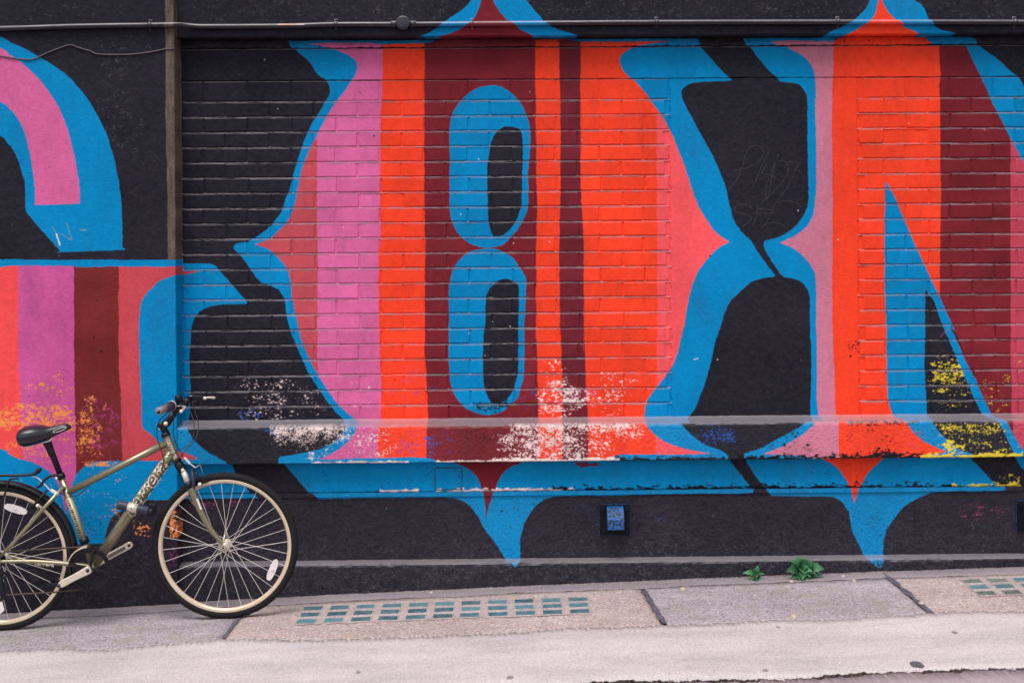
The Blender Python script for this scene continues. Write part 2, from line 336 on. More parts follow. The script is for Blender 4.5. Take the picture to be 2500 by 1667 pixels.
# --- plinth
paint('plinth', 1, 'A2 1300,1320! B2 40,1330! 108,1397! A2 1300,1400!')
paint('plinth', 1, 'B2 500,1310! 545,1350 610,1404! 900,1396 1200,1392 1500,1390 1650,1390 1720,1400 1790,1425 1850,1470 1890,1530 B3 1905,200 1950,290 2010,370 2070,450 2110,520 2150,580! 2250,600! 2249,500 2248,450 2255,380 2275,290 C3 275,250 320,170 380,100 450,60 550,38 C2 600,1378 800,1375 1000,1375 1250,1365 1500,1358 2000,1356 2140,1350! 2150,1310!')
paint('plinth', 4, 'B2 1935,1310! 1950,1350 1962,1450 B3 1975,228! 1990,120 B2 2010,1420 2028,1350 2040,1310!')
paint('plinth', 1, 'D2 215,1300! 245,1335 282,1376! 450,1378 700,1380 800,1390 860,1430 890,1480 D3 915,170 930,260 945,330 980,400 1010,460 1050,560! 1195,580! 1195,430 1210,350 1240,280 1290,210 1350,140 1430,80 1520,35 D2 1650,1342 2000,1336 2170,1328 2190,1310! 2180,1290!')
paint('plinth', 3, 'D2 925,1300! 940,1360 D3 957,95! D2 975,1380 990,1300!')
paint('low', 1, 'B3 2170,540! 2190,600 2210,618 2230,600 2240,540!')
paint('low', 1, 'D3 1070,530! 1090,570 1140,612 1190,615 1198,530!')
# --- pier on the left
paint('pier', 1, 'A0 -700,120! -400,170 0,305 100,355 200,400 320,465 450,545 570,640 680,760 760,880 840,1030 890,1150 930,1280 960,1430 A1 970,130 990,270 1000,450 1004,690! 990,705 500,722 480,700 220,405! 212,350 205,180 190,90 A0 190,1470 160,1350 110,1240 50,1160 0,1115 -200,1000 -700,900!')
paint('pier', 2, 'A0 -700,220! -400,255 0,398 80,450 180,520 290,620 390,740 460,850 520,970 570,1120 610,1280 635,1440 A1 645,130 655,325! 560,330 288,339! 285,200 A0 275,1420 250,1280 210,1120 150,980 80,890 0,835 -200,740 -700,680!')
paint('pier', 1, 'A1 -900,790! 0,785! 700,787 1440,787! 1560,787! A2 1560,1660! A3 1560,72! 1440,70 1180,66! 940,190 870,330 860,425! 640,432! 600,390 540,300 480,200 A2 400,1420 330,1340 200,1300 0,1290 -900,1290!')
INP = mask_of('pier', 'A1 -900,850! 0,848! 150,835 600,838 620,848 1000,843 1437,842! 1500,845! 1500,915! 1437,910! 1380,930 1310,960 1240,1020 1180,1090 1150,1160 1140,1250 A2 1140,0 1145,300 1155,600 1160,780 1180,830 1230,870 1280,920 1340,970 1440,1020! 1550,1040! 1550,1080! 1440,1084! 1100,1090 950,1090 800,1095 730,1115 680,1150 630,1200 590,1290 560,1400 545,1530! 530,1450 510,1360 480,1280 440,1220 380,1160 310,1120 230,1090 150,1070 60,1030 0,985 -900,600!')
stripes('pier', INP, ['A1 -900,700 A2 -900,1568', 'A1 148,700 150,1568 A2 165,600 182,1050 190,1568', 'A1 603,700 608,1568 A2 615,600 626,1190 627,1568', 'A1 975,700 972,1568 A2 990,600 1006,1080 1006,1568', 'A1 1700,700 A2 1700,1568'], [8, 11, 20, 19])
for (a, b) in (((1355, -300), (1385, 787)),):
    paint('pier', 9, None, None, np.array([p[:2] for p in path('A0 1353,-300 1357,800 A1 1366,0 1380,786 1600,786 A0 1600,-300')]))

# --- hand scratches on the dark paint between the letters
def scratch(zone, pts, w, idx=21):
    C = to_img(np.array(pts, float), ZONES[zone][0])
    for p, q in zip(C[:-1], C[1:]):
        d = q - p; L = np.hypot(*d)
        if L < 1e-6: continue
        n = np.array([-d[1], d[0]]) / L * (w * RES / 2)
        r0, c0, M = fill(np.array([p + n, q + n, q - n, p - n]))
        if M.size: IDX[r0:r0 + M.shape[0], c0:c0 + M.shape[1]][M] = idx
def sc3(s): return [(1700 + float(a.split(',')[0]) / 6.817, 330 + float(a.split(',')[1]) / 6.817) for a in s.split()]
for s in ('530,910 600,840 680,735 740,600 800,430 850,250 900,195 980,178 1060,190 1110,240 1115,310 1070,400 980,490 880,540 760,570 610,598',
          '940,882 1010,710 1080,540 1150,390 1215,250', '1080,640 1150,500 1235,415', '1080,635 1190,660 1320,700', '1360,320 1300,480 1230,660 1180,800 1155,920 1155,1040',
          '1310,470 1280,620 1240,820 1210,1000', '1360,440 1450,430 1510,470 1530,560 1510,660 1430,800 1320,910 1180,1050 1080,1150', '1530,445 1620,455 1730,475 1650,580 1580,740 1500,890 1390,1040 1300,1140',
          '920,1230 890,1170 800,1142 700,1160 615,1225 660,1280 800,1310 890,1340 920,1390 880,1460 750,1520', '1005,1165 1015,1280 990,1400 940,1515', '930,1285 1080,1293 1220,1310', '990,1220 1120,1228 1250,1250',
          '1290,1160 1260,1270 1200,1390 1150,1480', '1340,1130 1440,1097 1560,1097 1670,1130 1730,1195', '1080,1530 1180,1465 1280,1453 1400,1475 1470,1520'):
    scratch('main', sc3(s), 0.0019, 18)
_t = lambda s: [p[:2] for p in path(s)]
scratch('pier', _t('A1 430,520 470,590'), .002, 21); scratch('pier', _t('A1 462,570 478,620 488,668'), .006, 13); scratch('pier', _t('A1 545,490 580,600 590,625 490,570'), .0022, 21); scratch('pier', _t('A1 650,540 705,543'), .004, 21)
scratch('main', _t('D1 1660,1420 1740,1345'), .003, 16); scratch('main', _t('C2 1655,260 1695,250'), .003, 13)

# --- worn paint: older coats showing through where it has chipped; also painted roughcast glints
NR = np.random.default_rng(5)
def vnoise(h, w, cell_y, cell_x):
    gh, gw = max(2, int(h / cell_y) + 3), max(2, int(w / cell_x) + 3)
    g = NR.random((gh, gw)).astype(np.float32)
    yy = np.arange(h) / cell_y; xx = np.arange(w) / cell_x
    yi, xi = yy.astype(int), xx.astype(int); fy, fx = (yy - yi).astype(np.float32)[:, None], (xx - xi).astype(np.float32)[None]
    fy, fx = fy * fy * (3 - 2 * fy), fx * fx * (3 - 2 * fx)
    a = g[yi][:, xi] * (1 - fx) + g[yi][:, xi + 1] * fx
    b = g[yi + 1][:, xi] * (1 - fx) + g[yi + 1][:, xi + 1] * fx
    return a * (1 - fy) + b * fy
def _waver():
    """hand-cut edges: shift the paint borders by a couple of millimetres"""
    dy = np.rint(1.6 * (vnoise(IH, IW, 34, 40) - .5) + 1.6 * (vnoise(IH, IW, 9, 11) - .5)).astype(int); dx = np.rint(2.6 * (vnoise(IH, IW, 40, 34) - .5) + 1.8 * (vnoise(IH, IW, 11, 9) - .5)).astype(int)
    return IDX[np.clip(np.arange(IH)[:, None] + dy, 0, IH - 1), np.clip(np.arange(IW)[None] + dx, 0, IW - 1)]
IDX[:] = _waver()
def uni(n):
    q = np.quantile(n[::3, ::3], np.linspace(0, 1, 257)); return np.interp(n, q, np.linspace(0, 1, 257)).astype(np.float32)
def flecks(zone, idx, box_, dens, size=0.010, aniso=1.4, only=None, shape='ell', hard=1.6):
    """box_ in photo pixels: (x0, y0, x1, y1)"""
    C = to_img(np.array([(box_[0], box_[1]), (box_[2], box_[3])], float), ZONES[zone][0])
    ca, cb = sorted((int(C[0, 0]), int(C[1, 0]))); ra, rb = sorted((int(C[0, 1]), int(C[1, 1])))
    a, b, c, d = zwin(zone); ra, rb, ca, cb = max(ra, a), min(rb, b), max(ca, c), min(cb, d)
    h, w = rb - ra, cb - ca
    if h < 3 or w < 3: return
    s = size * RES
    s *= .62
    n = uni(0.50 * vnoise(h, w, s, s * aniso) + 0.42 * vnoise(h, w, s * .45, s * .5 * aniso) + 0.26 * vnoise(h, w, s * 5, s * 7) + .16 * vnoise(h, w, 1.6, 1.9))
    y = np.linspace(-1, 1, h)[:, None]; x = np.linspace(-1, 1, w)[None]
    if shape == 'ell':
        wy, wx = max(6, h / 5.0), max(6, w / 4.0)
        xw = x + 1.1 * (vnoise(h, w, wy, wx) - .5) + .5 * (vnoise(h, w, wy * .4, wx * .5) - .5); yw = y + .9 * (vnoise(h, w, wy, wx) - .5)
        D = np.clip((1 - (xw * xw + yw * yw)) * hard * .8, 0, 1) * (.35 + 1.0 * vnoise(h, w, max(4, .012 * RES), max(8, .10 * RES)))
        D *= np.clip((1 - np.abs(x)) * 5, 0, 1) * np.clip((1 - np.abs(y)) * 5, 0, 1)
    elif shape == 'bottom': D = np.clip((-y * .5 + .5) * hard, 0, 1) ** 2 * np.ones_like(x)
    elif shape == 'top': D = np.clip((y * .5 + .5) * hard, 0, 1) ** 2 * np.clip((1 - np.abs(x)) * 5, 0, 1)
    else: D = np.clip((1 - np.abs(x)) * 6, 0, 1) * np.clip((1 - np.abs(y)) * 6, 0, 1)
    m = n > 1 - dens * D
    sub = IDX[ra:rb, ca:cb]
    if shape == 'ell' and idx in (13, 14, 15):               # undercoat showing round the bare spots
        rim_ = (n > 1 - dens * D * 1.22) & ~m & (vnoise(h, w, s * 2, s * 4) > .62)
        if only is not None: rim_ &= np.isin(sub, only)
        sub[rim_] = {13: 2, 14: 19, 15: 9}[idx]
    if only is not None: m &= np.isin(sub, only)
    sub[m] = idx
def S(t, *b):
    ox, oy = TILE[t[0]], 400 * int(t[1]); return (ox + b[0] / 3.357, oy + b[1] / 3.357, ox + b[2] / 3.357, oy + b[3] / 3.357)
flecks('pier', 14, S('A2', -500, 600, 760, 940), .60, .012, 2.1, [8, 11]); flecks('pier', 14, S('A2', 100, 330, 700, 760), .16, .011, 1.5, [8, 11])
flecks('pier', 14, S('A2', 540, 540, 880, 1080), .42, .010, 1.5, [20]); flecks('pier', 14, S('A2', 620, 900, 960, 1160), .10, .010, 1.3, [20]); flecks('pier', 14, S('A2', 0, 850, 640, 1130), .22, .011, 1.3, [8, 11])
flecks('pier', 16, S('A2', 640, 560, 1010, 1030), .34, .016, 1.2, [20]); flecks('pier', 14, S('A2', 690, 1090, 980, 1135), .5, .010, 2.2, [1, 20], 'rect')
flecks('pier', 14, S('A3', 850, 90, 1000, 300), .16, .014, .8); flecks('pier', 14, S('A3', 1080, 190, 1260, 370), .34, .012, 1.4); flecks('pier', 14, S('A3', 1390, 150, 1470, 390), .55, .013, .7, None, 'rect'); flecks('pier', 16, S('A3', 1380, 390, 1500, 640), .22, .010, .8)
flecks('pier', 14, S('A2', 0, 1040, 1400, 1500), .015, .010, 1.3, [1]); flecks('pier', 16, S('A3', 500, 100, 900, 420), .03, .010, 1, [1]); flecks('pier', 22, S('A3', 600, 150, 900, 430), .10, .008, 1, [1])
flecks('main', 13, S('B2', -140, 380, 700, 775), .075, .010, 1.5, [0]); flecks('main', 17, S('B2', -60, 640, 130, 770), .3, .012, 1.3, [0]); flecks('main', 13, S('B2', 100, 560, 420, 770), .10, .008, 2.0, [0])
flecks('main', 13, S('B2', 600, 350, 1110, 770), .02, .008, 1.5, [2]); flecks('main', 17, S('B2', 1120, 200, 1600, 760), .03, .008, 1.2, [3, 4]); flecks('main', 0, S('B2', 1850, 560, 2330, 720), .42, .010, 1.5, [1])
flecks('main', 13, S('C2', 330, 400, 830, 810), .34, .010, 2.4, [3, 10, 4]); flecks('main', 13, S('C2', 380, 200, 640, 500), .10, .011, 2.2, [3, 10]); flecks('main', 13, S('C2', 700, 340, 1240, 740), .07, .010, 1.6, [3]); flecks('main', 13, S('C2', 560, 480, 800, 680), .30, .013, 1.6, [10])
flecks('main', 2, S('C2', 380, 480, 1000, 640), .16, .013, 1.6, [3, 10]); flecks('main', 17, S('C2', 200, 420, 420, 740), .06, .009, 1.3, [4])
flecks('main', 15, S('D2', 1540, 250, 1960, 560), .30, .012, 1.8, [0]); flecks('main', 15, S('D2', 1540, 330, 1900, 470), .30, .011, 2.4, [0]); flecks('main', 15, S('D2', 1560, 120, 2020, 730), .06, .010, 1.8, [0])
flecks('main', 15, S('D2', 1850, 180, 2500, 740), .045, .010, 1.8, [4, 12]); flecks('main', 22, S('D2', 900, 60, 1010, 270), .25, .014, .7, [3]); flecks('main', 22, S('D2', 840, 300, 1300, 720), .015, .010, 1.5, [3, 1])
flecks('ledge', 13, S('B2', 190, 790, 880, 1010), .62, .0075, .9, [0, 1], 'top', 1.15); flecks('ledge', 13, S('B2', 400, 900, 760, 1100), .16, .009, 1.6, [0, 1]); flecks('ledge', 13, S('B2', 820, 800, 1260, 1080), .17, .010, 1.1)
flecks('ledge', 17, S('B2', 100, 800, 420, 900), .2, .012, 1.4, [0]); flecks('ledge', 17, S('B2', 1200, 800, 1760, 1090), .16, .010, 1.2, [3, 4]); flecks('ledge', 22, S('B2', 1780, 800, 2020, 1000), .18, .011, 1, [4])
flecks('ledge', 13, S('B2', 1980, 790, 2700, 1090), .30, .009, 1.3); flecks('ledge', 13, S('C2', 120, 790, 1280, 960), .60, .0085, 1.2, None, 'top', 1.2); flecks('ledge', 13, S('C2', 180, 860, 1060, 1090), .38, .009, 1.5)
flecks('ledge', 13, S('B2', 540, 1085, 1340, 1125), .95, .012, 2.5, None, 'bottom', 1.5); flecks('ledge', 13, S('B2', 1560, 1075, 2700, 1118), .95, .012, 2.5, None, 'bottom', 1.7); flecks('ledge', 13, S('C2', 0, 1050, 1050, 1112), .85, .012, 2.5, None, 'bottom', 1.5)
flecks('ledge', 17, S('C2', 1560, 780, 2060, 1010), .30, .009, 1.0, [0]); flecks('ledge', 17, S('C2', 1180, 840, 1400, 1010), .06, .009, 1.2, [3, 6]); flecks('ledge', 0, S('C2', 1000, 1035, 1950, 1100), .8, .014, 2.5, [1], 'bottom', 1.3)
flecks('ledge', 22, S('D2', 0, 1010, 1560, 1085), .9, .015, 2.2, None, 'bottom', 1.35); flecks('ledge', 22, S('D2', 1060, 960, 1300, 1070), .55, .020, 1.0); flecks('ledge', 22, S('D2', 860, 760, 1500, 800), .4, .010, 2, None, 'rect'); flecks('ledge', 22, S('D2', 250, 830, 700, 1040), .13, .012, 1.8); flecks('ledge', 22, S('D2', 820, 800, 1420, 1040), .05, .012, 1.2)
flecks('ledge', 15, S('D2', 1600, 765, 2330, 900), .40, .009, 1.2, [0, 4, 12, 1]); flecks('ledge', 15, S('D2', 1620, 850, 2330, 1060), .10, .010, 1.4); flecks('ledge', 15, S('D2', 1640, 900, 1880, 1075), .62, .026, 1.1); flecks('ledge', 15, S('D2', 1500, 1000, 2340, 1075), .85, .013, 2.5, None, 'bottom', 1.35); flecks('ledge', 16, S('D2', 1340, 780, 1560, 1000), .15, .009, 1.2)
flecks('sub', 13, S('B2', 1100, 1310, 1420, 1352), .9, .012, 2.8, None, 'bottom', 1.3); flecks('sub', 13, S('B2', 1560, 1305, 2700, 1350), .8, .012, 3.0, None, 'bottom', 1.35); flecks('sub', 13, S('C2', 0, 1305, 560, 1345), .9, .012, 3.0, None, 'bottom', 1.25)
flecks('sub', 22, S('C2', 500, 1270, 2350, 1345), .7, .014, 2.5, None, 'bottom', 1.2); flecks('sub', 22, S('D2', 0, 1255, 1800, 1315), .7, .014, 2.5, None, 'bottom', 1.2); flecks('sub', 15, S('D2', 1760, 1250, 2330, 1305), .75, .012, 2.8, None, 'bottom', 1.3); flecks('sub', 15, S('D2', 2100, 1190, 2360, 1300), .12, .010, 1.2)
flecks('sub', 22, S('B2', 500, 1120, 2700, 1340), .012, .012, 1.4, [1]); flecks('sub', 22, S('D2', 300, 1090, 1900, 1290), .015, .012, 1.4, [1, 3]); flecks('sub', 10, S('C2', 600, 1085, 900, 1145), .7, .02, 1.6, [1])
flecks('plinth', 16, S('D3', 1780, 80, 2260, 240), .12, .009, 1.8, [0]); flecks('plinth', 17, S('C3', 400, 40, 1500, 340), .012, .008, 1.4, [0]); flecks('plinth', 22, S('B3', 1900, 0, 2500, 520), .03, .009, 1.4, [1]); flecks('plinth', 22, S('D3', 900, 60, 1350, 480), .05, .009, 1.4, [1]); flecks('plinth', 16, S('A2', 1550, 1350, 2100, 1500), .06, .012, 1, None)
flecks('low', 0, S('B3', 2150, 560, 2300, 640), .4, .01, 1); flecks('low', 0, S('D3', 1050, 550, 1220, 640), .45, .01, 1)
flecks('plinth', 18, S('A3', 1400, 250, 8400, 580), .085, .0048, 1.8, [0], 'bottom', 1.3); flecks('low', 18, S('A3', 1400, 540, 8400, 900), .13, .0050, 1.7, [0], 'rect'); flecks('low', 22, S('A3', 1400, 540, 8400, 900), .16, .0060, 1.7, [0], 'rect')  # grey specks here paint in the glints of the roughcast
flecks('plinth', 22, S('A3', 1400, 0, 8400, 580), .10, .0070, 1.8, [0], 'rect'); flecks('pier', 18, S('A3', -300, 300, 1450, 1050), .06, .0050, 1.8, [0], 'rect')
scratch('up', [(680, 61.5), (700, 61.8), (716, 62.2)], .006, 14); scratch('up', [(716, 62.2), (745, 62.4)], .004, 13)
# specks and pits
def specks(zone, n, idx, rmax, only=None):
    a, b, c, d = zwin(zone)
    rr, cc = NR.integers(a, max(a + 1, b), n), NR.integers(c, max(c + 1, d), n); rad = NR.random(n) ** 4 * (rmax - .6) + .6
    for r, q, s in zip(rr, cc, rad):
        k = int(math.ceil(s)); s2 = s * s
        if only is not None and IDX[min(r, IH - 1), min(q, IW - 1)] not in only: continue
        ys, xs = np.ogrid[-k:k + 1, -k:k + 1]; m = ys * ys + xs * xs <= s2
        r1, q1 = max(0, r - k), max(0, q - k); sub = IDX[r1:r + k + 1, q1:q + k + 1]
        m = m[r1 - r + k:, q1 - q + k:][:sub.shape[0], :sub.shape[1]]; sub[m] = idx
specks('main', 700, 18, 2.2, [0]); specks('up', 500, 18, 2.2, [0]); specks('pier', 900, 18, 2.6, [0]); specks('plinth', 500, 18, 2.0, [0]); specks('low', 300, 18, 2.0, [0])
specks('main', 60, 13, 2.0); specks('pier', 260, 22, 3.4, [2, 8, 11, 19, 20]); specks('main', 170, 22, 2.4, [3, 1, 2, 6, 7]); specks('plinth', 70, 21, 1.6, [0, 1]); specks('beam', 300, 22, 2.6)
flecks('pier', 18, S('A0', 400, 250, 1400, 1700), .05, .0075, 2.0, [0]); flecks('up', 18, S('A0', 1450, -100, 8600, 190), .045, .0065, 2.4, [0], 'rect'); flecks('pier', 18, S('A0', 0, 0, 1350, 180), .05, .009, 2.2, [0])

# --- colours of the sheet (paint is never perfectly even), written to an image made here
ALB = 0.86
pal = np.zeros((32, 3), np.float32)
for k, c in PAL.items(): pal[k] = [lin(v) * ALB for v in c]
RGBF = pal[IDX]
tone = 1 + 0.12 * (vnoise(IH, IW, 90, 70) - .5) + 0.14 * (vnoise(IH, IW, 300, 160) - .5) + 0.12 * (vnoise(IH, IW, 3.4, 4.0) - .5) + .10 * (vnoise(IH, IW, 14, 9) - .5) + .08 * (vnoise(IH, IW, 60, 12) - .5)
blk = (IDX == 0)
tone[blk] *= (1 + 0.55 * (vnoise(IH, IW, 6, 9) - .5) + .35 * (vnoise(IH, IW, 120, 200) - .5))[blk]
RGBF[:int((Z_SB - Z0) * RES)][blk[:int((Z_SB - Z0) * RES)]] *= np.array([1.30, 1.14, 1.16], np.float32)      # faded, dusty paint near the pavement
brn = (IDX == 9); tone[brn] *= (1 + .7 * (vnoise(IH, IW, 30, 5) - .5) + .5 * (vnoise(IH, IW, 3, 3) - .5))[brn]
dmr = np.isin(IDX, [4, 10, 20]); tone[dmr] *= (1 + .35 * (vnoise(IH, IW, 60, 90) - .5))[dmr]
RGBF *= tone[..., None]
# soft sprayed edges: blend a little with the neighbours
for _ in range(2): RGBF[1:-1, 1:-1] = (RGBF[1:-1, 1:-1] * 2 + RGBF[:-2, 1:-1] + RGBF[2:, 1:-1] + RGBF[1:-1, :-2] + RGBF[1:-1, 2:]) / 6
_s = np.clip(RGBF, 0, 1); _s = np.where(_s <= .0031308, _s * 12.92, 1.055 * _s ** (1 / 2.4) - .055)
IMG = bpy.data.images.new('paint_layout', IW, IH, alpha=False, float_buffer=False)
_buf = np.ones((IH, IW, 4), np.float32); _buf[..., :3] = _s
IMG.pixels.foreach_set(_buf.ravel()); IMG.update(); IMG.pack()
del _buf, RGBF, tone, _s

def paint_mat(name, rough=0.6, spec=0.08, grain=0.0006, gscale=420.0, lump=0.0012, lscale=45.0, dust_highlight=1.0, each=0.0):
    """wall paint: colour by place on the wall, pale dusty tint and painted highlight on whatever faces up, sanded relief"""
    m, nt, b = new_mat(name); L = nt.links.new
    geo = node(nt, 'ShaderNodeNewGeometry')
    sx = node(nt, 'ShaderNodeSeparateXYZ'); L(geo.outputs['Position'], sx.inputs[0])
    def lin_map(out, a, w):
        n = node(nt, 'ShaderNodeMath', operation='SUBTRACT'); L(out, n.inputs[0]); n.inputs[1].default_value = a
        d = node(nt, 'ShaderNodeMath', operation='DIVIDE'); L(n.outputs[0], d.inputs[0]); d.inputs[1].default_value = w; return d
    u, v = lin_map(sx.outputs[0], X0, IW / RES), lin_map(sx.outputs[2], Z0, IH / RES)
    cx = node(nt, 'ShaderNodeCombineXYZ'); L(u.outputs[0], cx.inputs[0]); L(v.outputs[0], cx.inputs[1])
    tex = node(nt, 'ShaderNodeTexImage', extension='EXTEND', interpolation='Linear'); tex.image = IMG; L(cx.outputs[0], tex.inputs[0])
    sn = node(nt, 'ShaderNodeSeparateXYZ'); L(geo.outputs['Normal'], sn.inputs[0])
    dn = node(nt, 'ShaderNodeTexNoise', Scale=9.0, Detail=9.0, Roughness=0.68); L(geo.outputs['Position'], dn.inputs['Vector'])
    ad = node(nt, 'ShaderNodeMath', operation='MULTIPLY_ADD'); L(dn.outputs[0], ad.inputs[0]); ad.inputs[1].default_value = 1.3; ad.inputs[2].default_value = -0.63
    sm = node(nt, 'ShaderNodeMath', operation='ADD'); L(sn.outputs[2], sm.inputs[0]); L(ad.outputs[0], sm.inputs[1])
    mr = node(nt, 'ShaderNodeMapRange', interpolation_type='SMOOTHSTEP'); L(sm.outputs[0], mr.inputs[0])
    mr.inputs['From Min'].default_value = 0.22; mr.inputs['From Max'].default_value = 0.80; mr.inputs['To Max'].default_value = 0.80 * dust_highlight
    mx = node(nt, 'ShaderNodeMix', data_type='RGBA'); L(mr.outputs[0], mx.inputs[0]); L(tex.outputs[0], mx.inputs[6]); mx.inputs[7].default_value = (0.215, 0.195, 0.215, 1)  # dusty tint by upward normal, doubling as a painted highlight
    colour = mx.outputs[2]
    # grime: streaky, irregular, patchy
    gm = node(nt, 'ShaderNodeMapping'); gm.inputs['Scale'].default_value = (1.0, 1.0, .45); L(geo.outputs['Position'], gm.inputs[0])
    g1 = node(nt, 'ShaderNodeTexNoise', Scale=5.5, Detail=10.0, Roughness=0.72); L(gm.outputs[0], g1.inputs['Vector'])
    gr = node(nt, 'ShaderNodeMapRange'); L(g1.outputs[0], gr.inputs[0]); gr.inputs['From Min'].default_value = .52; gr.inputs['From Max'].default_value = .74; gr.inputs['To Max'].default_value = .26
    gx = node(nt, 'ShaderNodeMix', data_type='RGBA'); L(gr.outputs[0], gx.inputs[0]); L(colour, gx.inputs[6]); gx.inputs[7].default_value = (.035, .030, .034, 1); colour = gx.outputs[2]
    if each:                                               # bricks took the paint differently
        oi = node(nt, 'ShaderNodeObjectInfo'); er = node(nt, 'ShaderNodeMapRange'); L(oi.outputs['Random'], er.inputs[0]); er.inputs['To Min'].default_value = 1 - each; er.inputs['To Max'].default_value = 1 + each * .6
        em = node(nt, 'ShaderNodeMix', data_type='RGBA', blend_type='MULTIPLY'); em.inputs[0].default_value = 1; L(colour, em.inputs[6]); L(er.outputs[0], em.inputs[7]); colour = em.outputs[2]
    L(colour, b.inputs['Base Color'])
    b.inputs['Roughness'].default_value = rough; b.inputs['Specular IOR Level'].default_value = spec
    n1 = node(nt, 'ShaderNodeTexNoise', Scale=gscale, Detail=2.0); n2 = node(nt, 'ShaderNodeTexNoise', Scale=lscale, Detail=6.0, Roughness=0.6)
    L(geo.outputs['Position'], n1.inputs['Vector']); L(geo.outputs['Position'], n2.inputs['Vector'])
    b1 = node(nt, 'ShaderNodeBump', Strength=1.0, Distance=grain); b2 = node(nt, 'ShaderNodeBump', Strength=1.0, Distance=lump)
    L(n1.outputs[0], b1.inputs['Height']); L(n2.outputs[0], b2.inputs['Height']); L(b2.outputs[0], b1.inputs['Normal']); L(b1.outputs[0], b.inputs['Normal'])
    return m
M_BRICK = paint_mat('painted_brick', grain=0.0007, lump=0.0016, dust_highlight=0.92, each=.10)
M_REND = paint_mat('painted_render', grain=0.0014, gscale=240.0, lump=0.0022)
M_ROUGH = paint_mat('painted_roughcast', spec=.2, grain=0.0026, gscale=150.0, lump=0.006, lscale=55.0, dust_highlight=0.82)
M_PIPE = paint_mat('painted_metal', rough=0.36, spec=0.5, grain=0.0, lump=0.0003, dust_highlight=0.9)  # the dusty tint here paints the sky-lit highlight along the pipe top
# ------------------------------------------------------------------ the wall
XL, XR = -5.2, 5.2
wall = empty('painted_wall', (0, 0, 0))
tag(wall, 'black painted brick wall with huge blue, pink, orange and maroon mural letters', 'wall')
def moulding(name, prof, xa, xb, mat, parent, seed, step=0.02, amp=0.0012):
    """a band run along the wall: profile of (y, z) swept in x, its edges a little uneven"""
    n = max(2, int((xb - xa) / step)); V, F = [], []; m = len(prof)
    fy = [wob(seed + 2 * k, amp, (0.9, 0.23, 0.071)) for k in range(m)]; fz = [wob(seed + 2 * k + 1, amp, (0.7, 0.17, 0.053)) for k in range(m)]
    for i in range(n + 1):
        x = xa + (xb - xa) * i / n
        for k, (y, z) in enumerate(prof):
            e = 0 if y > 0.05 else 1
            V.append((x, y + e * fy[k](x), z + e * fz[k](x)))
    for i in range(n):
        for k in range(m):
            l = (k + 1) % m
            F.append((i * m + k, (i + 1) * m + k, (i + 1) * m + l, i * m + l))
    F.append(tuple(range(m))); F.append(tuple(range(n * m, n * m + m))[::-1])
    return mk(name, V, F, mat, parent)
BK = 0.30
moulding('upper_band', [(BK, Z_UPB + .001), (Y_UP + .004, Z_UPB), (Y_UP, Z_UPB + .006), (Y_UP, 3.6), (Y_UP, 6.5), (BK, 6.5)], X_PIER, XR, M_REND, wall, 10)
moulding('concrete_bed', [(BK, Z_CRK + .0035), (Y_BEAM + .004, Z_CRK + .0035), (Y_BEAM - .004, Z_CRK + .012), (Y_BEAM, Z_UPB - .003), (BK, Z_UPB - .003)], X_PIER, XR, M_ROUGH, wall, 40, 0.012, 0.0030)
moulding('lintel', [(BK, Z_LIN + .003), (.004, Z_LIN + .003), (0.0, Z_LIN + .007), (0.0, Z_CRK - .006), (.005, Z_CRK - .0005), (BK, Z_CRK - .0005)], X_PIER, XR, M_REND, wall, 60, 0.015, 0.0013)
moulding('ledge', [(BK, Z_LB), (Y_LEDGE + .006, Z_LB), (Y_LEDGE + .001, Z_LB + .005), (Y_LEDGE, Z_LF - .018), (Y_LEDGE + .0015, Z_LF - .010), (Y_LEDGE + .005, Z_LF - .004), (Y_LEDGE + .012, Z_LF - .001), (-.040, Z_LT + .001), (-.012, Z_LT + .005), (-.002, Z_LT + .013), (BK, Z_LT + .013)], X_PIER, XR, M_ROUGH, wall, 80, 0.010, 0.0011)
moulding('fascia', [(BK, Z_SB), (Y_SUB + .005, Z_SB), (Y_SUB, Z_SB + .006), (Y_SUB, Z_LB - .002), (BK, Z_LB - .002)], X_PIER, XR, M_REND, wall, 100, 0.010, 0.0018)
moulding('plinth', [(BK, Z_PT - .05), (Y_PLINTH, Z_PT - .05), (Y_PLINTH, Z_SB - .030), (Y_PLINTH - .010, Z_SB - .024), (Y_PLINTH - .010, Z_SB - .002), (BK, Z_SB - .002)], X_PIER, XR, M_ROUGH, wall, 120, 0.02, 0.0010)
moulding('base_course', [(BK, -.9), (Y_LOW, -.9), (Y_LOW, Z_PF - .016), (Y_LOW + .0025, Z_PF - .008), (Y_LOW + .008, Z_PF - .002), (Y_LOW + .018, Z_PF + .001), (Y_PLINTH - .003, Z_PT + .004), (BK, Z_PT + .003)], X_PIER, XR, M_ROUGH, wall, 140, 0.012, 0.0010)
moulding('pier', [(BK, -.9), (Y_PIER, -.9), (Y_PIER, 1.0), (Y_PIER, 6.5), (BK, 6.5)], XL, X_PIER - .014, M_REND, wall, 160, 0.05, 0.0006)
# the pier's outer arris: a slim quoin strip, rounded, with the groove seen in the photo
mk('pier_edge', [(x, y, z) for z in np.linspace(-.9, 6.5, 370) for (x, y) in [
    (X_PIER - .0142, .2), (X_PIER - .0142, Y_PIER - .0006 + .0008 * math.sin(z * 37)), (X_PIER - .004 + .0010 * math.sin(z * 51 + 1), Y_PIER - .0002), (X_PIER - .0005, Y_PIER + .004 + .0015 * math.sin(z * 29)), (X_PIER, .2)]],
   [(i * 5 + k, i * 5 + k + 1, i * 5 + k + 6, i * 5 + k + 5) for i in range(369) for k in range(4)], M_REND, wall)

